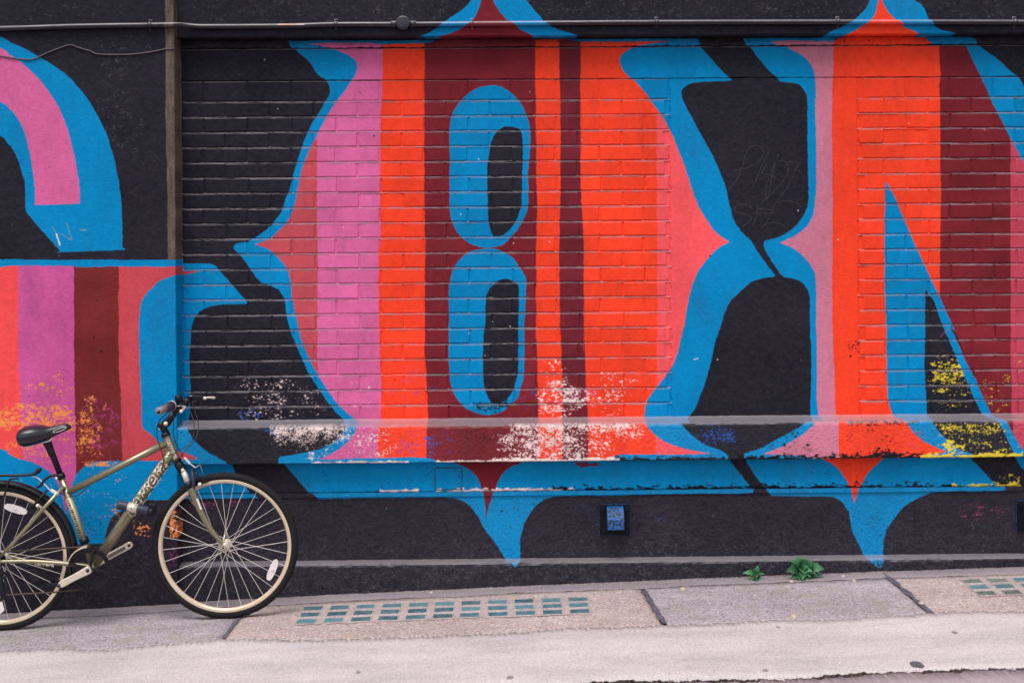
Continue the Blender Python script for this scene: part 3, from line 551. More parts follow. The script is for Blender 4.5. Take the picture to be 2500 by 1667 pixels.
# --- brickwork
zj_top, zj_bot = at(600, 249.5, 0).z, at(600, 992, 0).z
PITCH = (zj_top - zj_bot) / 20.0
JOINTS = [zj_top - PITCH * i for i in range(21)]              # bed joints, top to bottom
HJ = 0.0085
PANELS = [(X_PIER + .001, at(1636, 600, 0).x), (at(2096, 600, 0).x, at(2500, 600, 0).x + .30)]
BPX = 107.3 / LENS_PX * 7.13 * 1.0
XJ0 = at(768.3, 570, 0).x
COURSES = [(Z_LIN, JOINTS[0])] + [(JOINTS[i], JOINTS[i + 1]) for i in range(20)] + [(JOINTS[20], Z_LT)]
for pi, (xa, xb) in enumerate(PANELS):
    prof = []
    for ci, (zt, zb) in enumerate(COURSES):                   # weather-struck joints: set back under the brick above, out over the one below
        prof.append((.0042, zt - HJ * .55 if ci else zt)); prof.append((.0042, zb + HJ * .5))
        if ci < len(COURSES) - 1: prof.append((.0045, zb + HJ * .36)); prof.append((.0034, zb + HJ * .14)); prof.append((.0004, zb - HJ * .50))
    V, F = [], []; n = int((xb + .02 - xa) / .012); m = len(prof)
    fz = {}
    for k, (y, z) in enumerate(prof): fz[k] = wob(300 + pi * 50 + int(z * 900), 0.0009, (.5, .13, .041))
    fy = [wob(700 + k, 0.0010, (.61, .19, .09, .037)) for k in range(m)]
    for i in range(n + 1):
        x = xa - .01 + (xb + .02 - xa) * i / n
        for k, (y, z) in enumerate(prof): V.append((x, y + fy[k](x), z + fz[k](x)))
    for i in range(n):
        for k in range(m - 1): F.append((i * m + k, i * m + k + 1, (i + 1) * m + k + 1, (i + 1) * m + k))
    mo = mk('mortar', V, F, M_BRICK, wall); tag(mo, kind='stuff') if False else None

def brick_mesh(w, h, seed):
    """front face with worn arrises; x, z centred, front at y = 0"""
    r = random.Random(seed); nx = 6; j = lambda a: r.uniform(-a, a)
    ring = []
    def loop(ins, y, a):
        L = []
        for i in range(nx + 1): L.append((-w / 2 + ins + (w - 2 * ins) * i / nx, y + j(.0004), -h / 2 + ins + j(a)))
        for i in range(nx + 1): L.append((w / 2 - ins - (w - 2 * ins) * i / nx, y + j(.0004), h / 2 - ins + j(a)))
        return L
    A, B, Cc = loop(.0032, 0.0, .0007), loop(.0006, .0022, .0007), loop(0.0, .016, .0)
    N = len(A); V = A + B + Cc; F = []
    for i in range(nx): F.append((i, i + 1, N - 2 - i, N - 1 - i))
    for o in (0, N):
        for i in range(N): F.append((o + i, o + N + i, o + N + (i + 1) % N, o + (i + 1) % N))
    me = bpy.data.meshes.new('brick'); me.from_pydata(V, [], F); me.update(); me.materials.append(M_BRICK); return me
VJ = 0.0075
HB = PITCH - HJ
FULL = [brick_mesh(BPX - VJ, HB, 40 + k) for k in range(8)]
extra_V, extra_F = [], []
nb = 0
x_seen = at(2500, 600, 0).x + .012
for ci, (zt, zb) in enumerate(COURSES):
    h = (zt - zb) - (HJ if 0 < ci < len(COURSES) - 1 else HJ * .5) - (.001 if ci in (0, len(COURSES) - 1) else 0)
    zc = (zt + zb) / 2 + (.0 if 0 < ci < len(COURSES) - 1 else (HJ * .25 if ci == 0 else -HJ * .25))
    off = XJ0 + (0 if (ci % 2 == 1) else BPX / 2) + rnd.uniform(-.006, .006)
    for pi, (xa, xb) in enumerate(PANELS):
        k = math.floor((xa - off) / BPX) ; x = off + k * BPX
        while x < xb:
            l, r_ = max(x, xa), min(x + BPX, xb); x += BPX
            wdt = r_ - l - VJ
            if wdt < .03: continue
            full = abs((r_ - l) - BPX) < 1e-6 and abs(h - HB) < .0012
            me = rnd.choice(FULL) if full else brick_mesh(wdt, h, 900 + nb)
            nb += 1
            loc = ((l + r_) / 2 + rnd.uniform(-.0012, .0012), rnd.gauss(0, .0010), zc + rnd.uniform(-.0005, .0005))
            if l < x_seen:
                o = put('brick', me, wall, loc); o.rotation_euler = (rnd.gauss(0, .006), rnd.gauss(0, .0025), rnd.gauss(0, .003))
            else:                                              # beyond the photo's edge
                b0 = len(extra_V); extra_V += [Vector(v.co) + Vector(loc) for v in me.vertices]; extra_F += [tuple(b0 + q for q in p.vertices) for p in me.polygons]
print('bricks', nb, 'pitch', PITCH, BPX)
if extra_V: tag(mk('brick_run', extra_V, extra_F, M_BRICK, wall), kind='stuff')
# smooth rendered faces between and beyond the brick panels
for i, (xa, xb) in enumerate([(PANELS[0][1] - .001, PANELS[1][0] + .001), (PANELS[1][1] - .001, XR)]):
    n = 20; V, F = [], []
    fx0, fx1 = wob(21 + i, .004, (.4, .12, .05)), wob(31 + i, .004, (.4, .12, .05))
    zs = np.linspace(Z_LT, Z_LIN + .001, 160)
    for z in zs: V += [(xa + fx0(z), .012, z), (xa + .006 + fx0(z), -.0012, z), (xb - .006 + fx1(z), -.0012, z), (xb + fx1(z), .012, z)]
    for k in range(len(zs) - 1):
        for q in range(3): F.append((k * 4 + q, k * 4 + q + 1, k * 4 + q + 5, k * 4 + q + 4))
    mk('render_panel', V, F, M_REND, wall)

# access plate set in the fascia
pa, pb = at(1063, 1143, Y_SUB), at(1127, 1193, Y_SUB)
ap = empty('access_plate', ((pa.x + pb.x) / 2, Y_SUB, (pa.z + pb.z) / 2), wall)
c = Vector(((pa.x + pb.x) / 2, Y_SUB - .001, (pa.z + pb.z) / 2))
box('shadow_edge', c, ((pb.x - pa.x) / 2 + .0035, 0, 0), (0, .0018, 0), (0, 0, (pa.z - pb.z) / 2 + .0035), simple('shadow_edge_dark', (.01, .012, .016, 1), .8), ap)  # dark frame behind the plate, painting the shadow round its edges
box('plate', c, ((pb.x - pa.x) / 2, 0, 0), (0, .0028, 0), (0, 0, (pa.z - pb.z) / 2), M_REND, ap, .0012)
for sx_ in (-1, 1):
    V, F = lathe_geo([(.0001, -.002), (.0035, -.0015), (.004, 0)], 8, 'y', c + Vector((sx_ * (pb.x - pa.x) * .43, -.003, (pa.z - pb.z) * .42)), False); mk('screw', V, F, M_PIPE, ap)

# ------------------------------------------------------------------ conduit along the wall
R_C = .0125
cp = [(-330, 74, Y_PIER), (0, 68, Y_PIER), (180, 62.5, Y_PIER), (366, 59.5, Y_PIER), (405, 58.8, Y_PIER), (430, 58.5, Y_PIER + .006), (452, 60, Y_UP - .010), (480, 62.5, Y_UP), (520, 63, Y_UP), (700, 61.5, Y_UP), (820, 58, Y_UP), (985, 57.5, Y_UP), (1200, 55.8, Y_UP),
      (1603, 53, Y_UP), (2046, 52, Y_UP), (2500, 52.5, Y_UP), (2900, 53, Y_UP)]
cpt = spline([at(a, b + 2.5, Y - R_C - .003) for a, b, Y in cp], 8)
con = empty('conduit', cpt[len(cpt) // 2]); tag(con, 'painted metal conduit pipe running along the top of the mural wall', 'pipe')
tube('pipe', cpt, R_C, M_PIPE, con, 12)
for px, py, Y in ((366, 59.5, Y_PIER), (820, 58, Y_UP), (1152, 56.3, Y_UP), (1603, 53, Y_UP), (2046, 52, Y_UP), (2478, 52.4, Y_UP)):
    c = at(px, py + 2.5, Y - R_C - .003)
    V, F = [], []
    prof = [(a, R_C + .0022) for a in np.linspace(-.3, math.pi + .3, 12)]
    arc = [(c.y - math.sin(a) * r, c.z + math.cos(a) * r) for a, r in prof]
    pts = [(Y - .001, c.z + R_C + .017), (Y - .002, c.z + R_C + .004)] + arc + [(Y - .002, c.z - R_C - .004), (Y - .001, c.z - R_C - .017)]
    for (y, z) in pts: V += [(c.x - .009, y, z), (c.x + .009, y, z)]
    for k in range(len(pts) - 1): F.append((2 * k, 2 * k + 1, 2 * k + 3, 2 * k + 2))
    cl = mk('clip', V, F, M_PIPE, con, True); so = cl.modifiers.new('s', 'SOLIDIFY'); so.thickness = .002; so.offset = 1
    for s in (-1, 1):
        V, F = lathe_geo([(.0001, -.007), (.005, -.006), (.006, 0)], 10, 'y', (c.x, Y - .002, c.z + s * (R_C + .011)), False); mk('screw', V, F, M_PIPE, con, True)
c = at(985, 59.5, Y_UP)
V, F = lathe_geo([(.0001, -.046), (.030, -.046), (.033, -.045), (.0345, -.041), (.0345, -.030), (.0325, -.029), (.0325, -.002)], 28, 'y', c, False)
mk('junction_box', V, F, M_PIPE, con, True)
for s in (-1, 1):
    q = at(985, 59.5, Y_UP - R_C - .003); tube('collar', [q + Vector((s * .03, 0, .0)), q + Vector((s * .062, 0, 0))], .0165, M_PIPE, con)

# loose cable on the pier
ct = [(-120, 470), (0, 462), (120, 480), (230, 490), (290, 480), (400, 430), (520, 385), (580, 370), (650, 395), (740, 420), (800, 445), (950, 450), (1100, 445), (1250, 425), (1350, 405), (1425, 400)]
M_CABLE = simple('old_cable', rgb(96, 88, 96, .8), .75, var=.25, vscale=40)
cb_ = tube('cable', spline([at(a / 3.357, b / 3.357, Y_PIER - .0045) for a, b in ct], 5), .0032, M_CABLE, None, 8)
tag(cb_, 'thin grey cable sagging across the left pier below the conduit', 'cable')

# wall brackets
def bracket(px0, py0, label, seed):
    s = .1525; p0 = at(px0, py0, Y_PLINTH); cx, cz = p0.x + s / 2, p0.z - s / 2
    m, nt, b = new_mat('chipped_blue_paint'); L = nt.links.new
    geo = node(nt, 'ShaderNodeNewGeometry'); mp = node(nt, 'ShaderNodeMapping'); mp.inputs['Location'].default_value = (seed, 0, 0); L(geo.outputs['Position'], mp.inputs[0])
    no = node(nt, 'ShaderNodeTexNoise', Scale=62.0, Detail=7.0, Roughness=.66); L(mp.outputs[0], no.inputs['Vector'])
    rp = node(nt, 'ShaderNodeValToRGB'); e = rp.color_ramp; e.interpolation = 'CONSTANT'
    e.elements[0].color = (.010, .010, .016, 1); e.elements[1].position = .485; e.elements[1].color = rgb(12, 88, 160, .8)
    L(no.outputs[0], rp.inputs[0]); L(rp.outputs[0], b.inputs['Base Color']); b.inputs['Roughness'].default_value = .45
    md = simple('black_painted_steel', (.006, .006, .010, 1), .55, spec=.15, var=.3)
    e0 = empty('wall_bracket', (cx, Y_PLINTH, cz)); tag(e0, label, 'bracket', 'steel brackets on the plinth')
    yb = Y_PLINTH - .004
    box('plate_edge', (cx, yb + .001, cz), (s / 2 + .0014, 0, 0), (0, .0025, 0), (0, 0, s / 2 + .0014), m, e0)
    box('back_plate', (cx, yb, cz), (s / 2, 0, 0), (0, .004, 0), (0, 0, s / 2), md, e0, .0012)
    # hood: a bent channel, open underneath
    w = .041; pr = [(-.002, .071), (-.030, .064), (-.056, .044), (-.070, .012), (-.074, -.036)]
    V, F = [], []
    for (y, z) in pr: V += [(cx - w, yb + y, cz + z), (cx + w, yb + y, cz + z), (cx - w, yb, cz + z), (cx + w, yb, cz + z)]
    for k in range(len(pr) - 1):
        a = k * 4; F += [(a, a + 4, a + 5, a + 1), (a, a + 2, a + 6, a + 4), (a + 1, a + 5, a + 7, a + 3)]
    h = mk('hood', V, F, m, e0); so = h.modifiers.new('s', 'SOLIDIFY'); so.thickness = .004
    box('tongue', (cx, yb - .012, cz - .02), (.03, 0, 0), (0, .01, 0), (0, 0, .045), md, e0, .002)
    for i in (-1, 1):
        for k in (-1, 1):
            V, F = lathe_geo([(.0001, -.011), (.008, -.010), (.009, -.004), (.009, 0)], 6, 'y', (cx + i * .058, yb - .004, cz + k * .052), False); mk('bolt', V, F, md, e0)
bracket(1463, 1231, 'small square steel bracket with chipped blue hood on the black plinth', 0)
bracket(2481, 1222, 'steel wall bracket cut off by the right edge of the picture', 4)
# ------------------------------------------------------------------ ground
def stone(name, base, dark, light, warm, grain=170.0, contrast=1.0, bump=.0012, patch=.12, seed=0, rough=.9, moss=0.0):
    """concrete with visible aggregate: three sizes of grain plus broad blotches"""
    m, nt, b = new_mat(name); L = nt.links.new
    geo = node(nt, 'ShaderNodeNewGeometry'); mp = node(nt, 'ShaderNodeMapping'); mp.inputs['Location'].default_value = (seed * 3.1, seed * 1.7, 0); L(geo.outputs['Position'], mp.inputs[0])
    vo = node(nt, 'ShaderNodeTexVoronoi', Scale=grain); L(mp.outputs[0], vo.inputs['Vector'])
    sep = node(nt, 'ShaderNodeSeparateColor'); L(vo.outputs['Color'], sep.inputs[0])
    rp = node(nt, 'ShaderNodeValToRGB'); e = rp.color_ramp; e.elements[0].color = dark; e.elements[0].position = 0.0
    e.elements[1].color = base; e.elements[1].position = .28 / max(contrast, .1) if contrast > 1 else .28
    x = e.elements.new(.70); x.color = base; x = e.elements.new(.84); x.color = warm; x = e.elements.new(.95); x.color = light
    L(sep.outputs[0], rp.inputs[0])
    n1 = node(nt, 'ShaderNodeTexNoise', Scale=grain * .55, Detail=4.0, Roughness=.7); L(mp.outputs[0], n1.inputs['Vector'])
    mx = node(nt, 'ShaderNodeMix', data_type='RGBA'); mx.inputs[0].default_value = .62 * contrast if contrast < 1 else .75; mx.inputs[6].default_value = base; L(rp.outputs[0], mx.inputs[7])
    st = node(nt, 'ShaderNodeMapping'); st.inputs['Scale'].default_value = (.55, 1.6, 1); L(mp.outputs[0], st.inputs[0])
    n2 = node(nt, 'ShaderNodeTexNoise', Scale=3.2, Detail=7.0, Roughness=.62); L(st.outputs[0], n2.inputs['Vector'])
    def rng(src, lo, hi, a, z):
        r = node(nt, 'ShaderNodeMapRange'); L(src, r.inputs[0]); r.inputs[1].default_value = a; r.inputs[2].default_value = z; r.inputs[3].default_value = lo; r.inputs[4].default_value = hi; return r
    v1, v2 = rng(n1.outputs[0], 1 - .30 * contrast, 1 + .22 * contrast, .3, .7), rng(n2.outputs[0], 1 - patch * 1.3, 1 + patch, .3, .7)
    mu = node(nt, 'ShaderNodeMath', operation='MULTIPLY'); L(v1.outputs[0], mu.inputs[0]); L(v2.outputs[0], mu.inputs[1])
    m2 = node(nt, 'ShaderNodeMix', data_type='RGBA', blend_type='MULTIPLY'); m2.inputs[0].default_value = 1; L(mx.outputs[2], m2.inputs[6]); L(mu.outputs[0], m2.inputs[7])
    # dark specks and stains
    n3 = node(nt, 'ShaderNodeTexNoise', Scale=14.0, Detail=8.0, Roughness=.75); L(mp.outputs[0], n3.inputs['Vector'])
    r3 = rng(n3.outputs[0], 0, .55, .60, .72)
    m3 = node(nt, 'ShaderNodeMix', data_type='RGBA'); L(r3.outputs[0], m3.inputs[0]); L(m2.outputs[2], m3.inputs[6]); m3.inputs[7].default_value = tuple(c * .45 for c in base[:3]) + (1,)
    out = m3.outputs[2]
    if moss:
        n4 = node(nt, 'ShaderNodeTexNoise', Scale=9.0, Detail=6.0); L(mp.outputs[0], n4.inputs['Vector']); r4 = rng(n4.outputs[0], 0, moss, .5, .68)
        m4 = node(nt, 'ShaderNodeMix', data_type='RGBA'); L(r4.outputs[0], m4.inputs[0]); L(out, m4.inputs[6]); m4.inputs[7].default_value = rgb(120, 122, 92); out = m4.outputs[2]
    L(out, b.inputs['Base Color']); b.inputs['Roughness'].default_value = rough; b.inputs['Specular IOR Level'].default_value = .25
    b1 = node(nt, 'ShaderNodeBump', Strength=1.0, Distance=bump); b2 = node(nt, 'ShaderNodeBump', Strength=.8, Distance=.004)
    L(n1.outputs[0], b1.inputs['Height']); L(n2.outputs[0], b2.inputs['Height']); L(b2.outputs[0], b1.inputs['Normal']); L(b1.outputs[0], b.inputs['Normal'])
    return m
M_SMOOTH = stone('screeded_concrete', rgb(184, 174, 176), rgb(140, 130, 134), rgb(208, 199, 199), rgb(184, 170, 166), 210, .85, .0010, .13, 1)
M_AGG = stone('exposed_aggregate', rgb(166, 151, 150), rgb(82, 72, 74), rgb(212, 200, 194), rgb(176, 128, 104), 135, .95, .0022, .12, 2)
M_GREY = stone('grey_rough_concrete', rgb(158, 148, 156), rgb(74, 68, 78), rgb(190, 180, 182), rgb(150, 130, 122), 150, 1.0, .0024, .14, 3, moss=.35)
M_FILL = stone('mortar_fillet', rgb(130, 119, 126), rgb(84, 76, 84), rgb(170, 158, 162), rgb(140, 120, 116), 220, .5, .0012, .15, 4, moss=.15)
M_OUT = stone('street_concrete', rgb(160, 146, 152), rgb(110, 100, 106), rgb(190, 178, 180), rgb(162, 144, 140), 200, .5, .0010, .12, 5)
M_TAR = stone('tarry_joint', rgb(84, 79, 94), rgb(44, 42, 52), rgb(130, 122, 132), rgb(110, 100, 104), 160, .9, .002, .2, 6)
M_ASPH = stone('asphalt', rgb(70, 67, 70), rgb(36, 35, 38), rgb(120, 116, 116), rgb(84, 78, 74), 120, 1.0, .003, .12, 7)
M_EARTH = stone('joint_dirt', rgb(88, 76, 72), rgb(34, 29, 30), rgb(150, 134, 124), rgb(100, 80, 66), 120, 1.0, .004, .25, 8)

# one sheet to the horizon: road and, under the slabs, the bed of the pavement
xs = sorted(set([-200, -90, -45, -25, -15, -11] + [round(v, 2) for v in np.arange(-9, 9.01, .5)] + [11, 15, 25, 45, 90, 200])); ys = [-220, -90, -40, -20, -12, -8, -6, -4.5, -3.2, -2.6, -2, -1.5, -1, -.6, -.3, 0, .4]
V = [(x, y, G(x, y) - .016) for y in ys for x in xs]; nx = len(xs)
pavement = mk('pavement', V, [(j * nx + i, j * nx + i + 1, (j + 1) * nx + i + 1, (j + 1) * nx + i) for j in range(len(ys) - 1) for i in range(nx - 1)], M_EARTH, None, True)
tag(pavement, kind='structure')
road = mk('road', [(x, y, G(x, y) - .10) for y in (-220, -60, -20, -8, -3.0) for x in xs], [(j * nx + i, j * nx + i + 1, (j + 1) * nx + i + 1, (j + 1) * nx + i) for j in range(4) for i in range(nx - 1)], M_ASPH, None, True)
tag(road, kind='structure')
for v in pavement.data.vertices:
    if v.co.y < -2.9: v.co.z -= .25
def slab(name, c00, c10, c01, c11, h, mat, nx, ny, seed, je=.004, rough=.0008, back_fn=None, front_fn=None, thick=.02):
    """a slab lying on the sloping ground; corners (x, y): back-left, back-right, front-left, front-right"""
    V, F = [], []; f = [wob(seed + k, je, (.83, .45, .13, .05, .021)) for k in range(4)]
    for j in range(ny + 1):
        t = j / ny
        for i in range(nx + 1):
            s = i / nx
            x = (c00[0] * (1 - s) + c10[0] * s) * (1 - t) + (c01[0] * (1 - s) + c11[0] * s) * t
            yb = back_fn(x) if back_fn else c00[1] * (1 - s) + c10[1] * s
            yf = front_fn(x) if front_fn else c01[1] * (1 - s) + c11[1] * s
            yb += f[0](x); yf += f[1](x); y = yb * (1 - t) + yf * t
            x += (f[2](y * 1.3) * (1 - s) if i == 0 else 0) + (f[3](y * 1.3) if i == nx else 0)
            edge = i in (0, nx) or j in (0, ny)
            V.append((x, y, G(x, y) + h - (.0025 if edge else 0) + rnd.gauss(0, rough)))
    w = nx + 1
    for j in range(ny):
        for i in range(nx): F.append((j * w + i, (j + 1) * w + i, (j + 1) * w + i + 1, j * w + i + 1))
    rim = [i for i in range(w)] + [j * w + nx for j in range(1, ny + 1)] + [ny * w + i for i in range(nx - 1, -1, -1)] + [j * w for j in range(ny - 1, 0, -1)]
    b = len(V); V += [(V[k][0], V[k][1], V[k][2] - thick) for k in rim]; n = len(rim)
    nt_ = len(F)
    for k in range(n): F.append((rim[k], rim[(k + 1) % n], b + (k + 1) % n, b + k))
    o = mk(name, V, F, mat, pavement, True); o.data.materials.append(M_EARTH)      # broken edges full of dirt
    for p in o.data.polygons[nt_:]: p.material_index = 1; p.use_smooth = False
    return o
_fr = [(-700, 1618), (0, 1587), (262, 1583), (400, 1573), (545, 1560), (868, 1560), (1017, 1555), (1200, 1545), (1617, 1525), (2068, 1510), (2277, 1496), (2500, 1491), (3000, 1470)]
_fw = [on_ground(*p) for p in _fr]
front = lambda x: float(np.interp(x, [p.x for p in _fw], [p.y for p in _fw]))
_cr = [(1537, 1664), (1949, 1657), (2217, 1638), (2500, 1631)]
_cw = [on_ground(*p) for p in _cr]
_k = (_cw[0].y - _cw[-1].y) / (_cw[0].x - _cw[-1].x)
crack = lambda x: float(np.interp(x, [p.x for p in _cw], [p.y for p in _cw])) if x > _cw[0].x else _cw[0].y + _k * .6 * (x - _cw[0].x)
gapw = lambda x, f=wob(611, 1.0, (1.1, .37, .14, .06)): f(x) * .8 + .25
back = lambda x: (Y_LOW - .125) if x > X_PIER else (Y_PIER - .115)
# joints of the coarse strip (back point, front point)
J = [(on_ground(584, 1507), on_ground(545, 1558)), (on_ground(1577, 1450), on_ground(1622, 1522)), (on_ground(2165, 1405), on_ground(2274, 1496))]
def bx(k, y):
    a, b = J[k]; t = (y - a.y) / (b.y - a.y); return a.x + (b.x - a.x) * t
def corner(k, side):
    g = .009 * side
    yb, yf = -.24, (J[k][1].y - .03)
    return (bx(k, yb) + g, yb), (bx(k, yf) + g, yf)
L0, R0 = ((-5.2, -.24), (-5.2, -.8)), ((5.2, -.24), (5.2, -.8))
spans = [(L0, corner(0, -1), M_GREY, 'left'), (corner(0, 1), corner(1, -1), M_AGG, 'mid'), (corner(1, 1.4), corner(2, -1.4), M_GREY, 'r'), (corner(2, 1), R0, M_AGG, 'rr')]
for i, (a, b, mat, nm) in enumerate(spans):
    slab('slab', a[0], b[0], a[1], b[1], 0.0, mat, 60, 10, 400 + i * 7, .003, .0006, back_fn=lambda x: back(x) + .01, front_fn=lambda x: front(x) - .03)
slab('wall_fillet', (-5.2, -.05), (5.2, -.05), (-5.2, -.3), (5.2, -.3), .0025, M_FILL, 500, 4, 470, .014, .0008, back_fn=lambda x: (Y_LOW if x > X_PIER else Y_PIER) + .02, front_fn=lambda x: back(x) - .004, thick=.03)
slab('concrete_strip', (-5.2, -.6), (5.2, -.6), (-5.2, -1.2), (5.2, -1.2), .0030, M_SMOOTH, 900, 10, 500, .020, .0005, back_fn=front, front_fn=lambda x: crack(x) + .006)
slab('street_slab', (-5.2, -1.2), (5.2, -1.2), (-5.2, -2.9), (5.2, -2.9), .000, M_OUT, 900, 8, 520, .013, .0006, back_fn=lambda x: crack(x) + .001 - .022 * max(0.0, gapw(x)), front_fn=lambda x: -2.9)
for k in range(3):                                         # tar poured in the joints
    a, b = J[k]; V, F = [], []; n = 26; w0 = wob(560 + k, .004, (.2, .07, .03))
    wd = (.012, .016, .018)[k]
    for i in range(n + 1):
        t = -.12 + 1.12 * i / n; x = a.x + (b.x - a.x) * t; y = a.y + (b.y - a.y) * t
        w = wd * (.75 + .25 * math.sin(i * .9 + k)) + w0(y * 2)
        V += [(x - w, y, G(x, y) + .0010), (x, y, G(x, y) + .0022), (x + w, y, G(x, y) + .0010)]
    for i in range(n): F += [(3 * i, 3 * i + 3, 3 * i + 4, 3 * i + 1), (3 * i + 1, 3 * i + 4, 3 * i + 5, 3 * i + 2)]
    mk('joint_filler', V, F, M_TAR, pavement, True)

# pavement lights: rows of cast glass lenses
def glass_mat(name, c1, c2, rough):
    m, nt, b = new_mat(name); L = nt.links.new; geo = node(nt, 'ShaderNodeNewGeometry')
    no = node(nt, 'ShaderNodeTexNoise', Scale=28.0, Detail=5.0); L(geo.outputs['Position'], no.inputs['Vector'])
    oi = node(nt, 'ShaderNodeObjectInfo'); ad = node(nt, 'ShaderNodeMath', operation='ADD'); L(no.outputs[0], ad.inputs[0])
    sc_ = node(nt, 'ShaderNodeMath', operation='MULTIPLY_ADD'); L(oi.outputs['Random'], sc_.inputs[0]); sc_.inputs[1].default_value = .5; sc_.inputs[2].default_value = -.25; L(sc_.outputs[0], ad.inputs[1])
    rp = node(nt, 'ShaderNodeValToRGB'); rp.color_ramp.elements[0].color = c1; rp.color_ramp.elements[0].position = .25; rp.color_ramp.elements[1].color = c2; rp.color_ramp.elements[1].position = .75
    L(ad.outputs[0], rp.inputs[0])
    d1 = node(nt, 'ShaderNodeTexNoise', Scale=55.0, Detail=8.0, Roughness=.7); L(geo.outputs['Position'], d1.inputs['Vector'])
    d2 = node(nt, 'ShaderNodeMapRange'); L(d1.outputs[0], d2.inputs[0]); d2.inputs['From Min'].default_value = .45; d2.inputs['From Max'].default_value = .75; d2.inputs['To Max'].default_value = .55
    d3 = node(nt, 'ShaderNodeMix', data_type='RGBA'); L(d2.outputs[0], d3.inputs[0]); L(rp.outputs[0], d3.inputs[6]); d3.inputs[7].default_value = rgb(150, 140, 140)
    L(d3.outputs[2], b.inputs['Base Color']); b.inputs['Roughness'].default_value = rough; b.inputs['Specular IOR Level'].default_value = .4
    b.inputs['Coat Weight'].default_value = .15; b.inputs['Coat Roughness'].default_value = .3
    return m
M_GLASS = glass_mat('teal_glass', rgb(36, 80, 92), rgb(82, 128, 140), .42)
M_GLASS2 = glass_mat('clouded_glass', rgb(70, 84, 78), rgb(112, 122, 112), .6)
M_FRAME = stone('light_frame', rgb(166, 151, 150), rgb(90, 80, 84), rgb(206, 194, 194), rgb(150, 128, 118), 180, .8, .0018, .15, 9)
def light_grid(corners, nc, nr, cols, label, fx=.30, fy=.30, clouded=()):
    P = [on_ground(*c) for c in corners]                    # back-left, back-right, front-left, front-right of the lens field
    fr = empty('pavement_light', (P[0] + P[3]) / 2, pavement)
    def bl(s, t): return (P[0] * (1 - s) + P[1] * s) * (1 - t) + (P[2] * (1 - s) + P[3] * s) * t
    # frame: a thin sheet with a raised bead round each lens
    e = .012
    ps, pt = 1 / (nc - fx), 1 / (nr - fy)
    V, F = [], []
    for j in range(13):
        for i in range(41):
            q = bl(-.006 + 1.012 * i / 40 + (rnd.uniform(-.004, .004) if i in (0, 40) else 0), -.05 + 1.10 * j / 12 + (rnd.uniform(-.04, .04) if j in (0, 12) else 0)); V.append((q.x, q.y, G(q.x, q.y) + .0022 + rnd.gauss(0, .0002)))
    F = [(j * 41 + i, (j + 1) * 41 + i, (j + 1) * 41 + i + 1, j * 41 + i + 1) for j in range(12) for i in range(40)]
    mk('frame', V, F, M_FRAME, fr, True)
    for r in range(nr):
        for c in range(nc):
            s0, t0 = c * ps + rnd.uniform(-.02, .02) * ps, r * pt; s1, t1 = s0 + ps * (1 - fx), t0 + pt * (1 - fy)
            q = [bl(s0, t0), bl(s1, t0), bl(s1, t1), bl(s0, t1)]; cen = sum(q, Vector()) / 4
            V = []
            tilt = [rnd.uniform(-.0006, .0006) for _ in range(4)]
            for sc_, h in ((1.14, .0015), (1.10, .0046), (1.02, .0050), (.98, .0032), (.90, .0036), (.55, .0042)):
                for i_, p in enumerate(q): u = cen + (p - cen) * sc_; V.append((u.x + rnd.uniform(-.0008, .0008), u.y + rnd.uniform(-.001, .001), G(u.x, u.y) + h + tilt[i_]))
            F = [(20, 23, 22, 21)] + [(4 * k + i, 4 * k + 4 + i, 4 * k + 4 + (i + 1) % 4, 4 * k + (i + 1) % 4) for k in range(5) for i in range(4)]
            gb = mk('glass_block', V, F, M_GLASS2 if (r, c) in clouded else M_GLASS, fr); gb.data.materials.append(M_FRAME)
            for p in gb.data.polygons:
                if p.index > 0 and (p.index - 1) // 4 < 3: p.material_index = 1          # cement bead round the lens
light_grid([(744.5, 1481.5), (1431.5, 1458.6), (722.7, 1523.8), (1440.5, 1497.3)], 11, 3, None, '')
light_grid([(2345.7, 1415.5), (2575, 1408), (2391, 1454.5), (2625, 1447)], 4, 3, None, '', clouded={(0, 0), (0, 1), (2, 0), (2, 1)})
# ------------------------------------------------------------------ bicycle (faces right; the near side is -y)
hubR, hubF = at(2, 1362.5, BY), at(550, 1326.5, BY)
RT = 0.5 * ((hubR.z - G(hubR.x, BY)) + (hubF.z - G(hubF.x, BY)))
hubR.z = G(hubR.x, BY) + RT - .0025; hubF.z = G(hubF.x, BY) + RT - .0025
bike = empty('bicycle', (hubR.x, BY, G(hubR.x, BY)))
tag(bike, 'olive green hybrid bicycle with black saddle and pale rims leaning by the wall', 'bicycle')
M_OLIVE = simple('olive_metallic_paint', rgb(142, 135, 110, .9), .30, .62, .5)
M_GRAPH = simple('graphite_panel', rgb(120, 110, 108, .9), .35, .4)
M_BLK = simple('black_metal', (.007, .007, .011, 1), .42, .0, .28)
M_RUB = simple('tyre_rubber', (.011, .010, .012, 1), .78, 0, .2, .25, 90, .0008, 220)
M_LEA = simple('saddle_vinyl', (.010, .011, .018, 1), .30, 0, .55, bump=.0002, bscale=500)
M_RIM = simple('brushed_rim', rgb(224, 204, 178, .9), .38, .35, .5, .06, 30)
M_STEEL = simple('spoke_steel', rgb(226, 218, 212, .95), .35, .3, .5)
M_ALU = simple('cast_aluminium', rgb(226, 212, 196, .92), .32, .45, .5, .08, 80)
M_GRIP = simple('grey_grip_rubber', rgb(150, 140, 146, .75), .7, 0, .3, .1)
M_WHITE = simple('white_plastic', rgb(226, 216, 218, .9), .4)
M_CREAM = simple('cream_decal', rgb(246, 236, 214, .92), .45)
M_PALE = simple('pale_olive_decal', rgb(182, 168, 132, .9), .4, .3)
M_DCAL = simple('dark_decal', (.02, .018, .016, 1), .5)
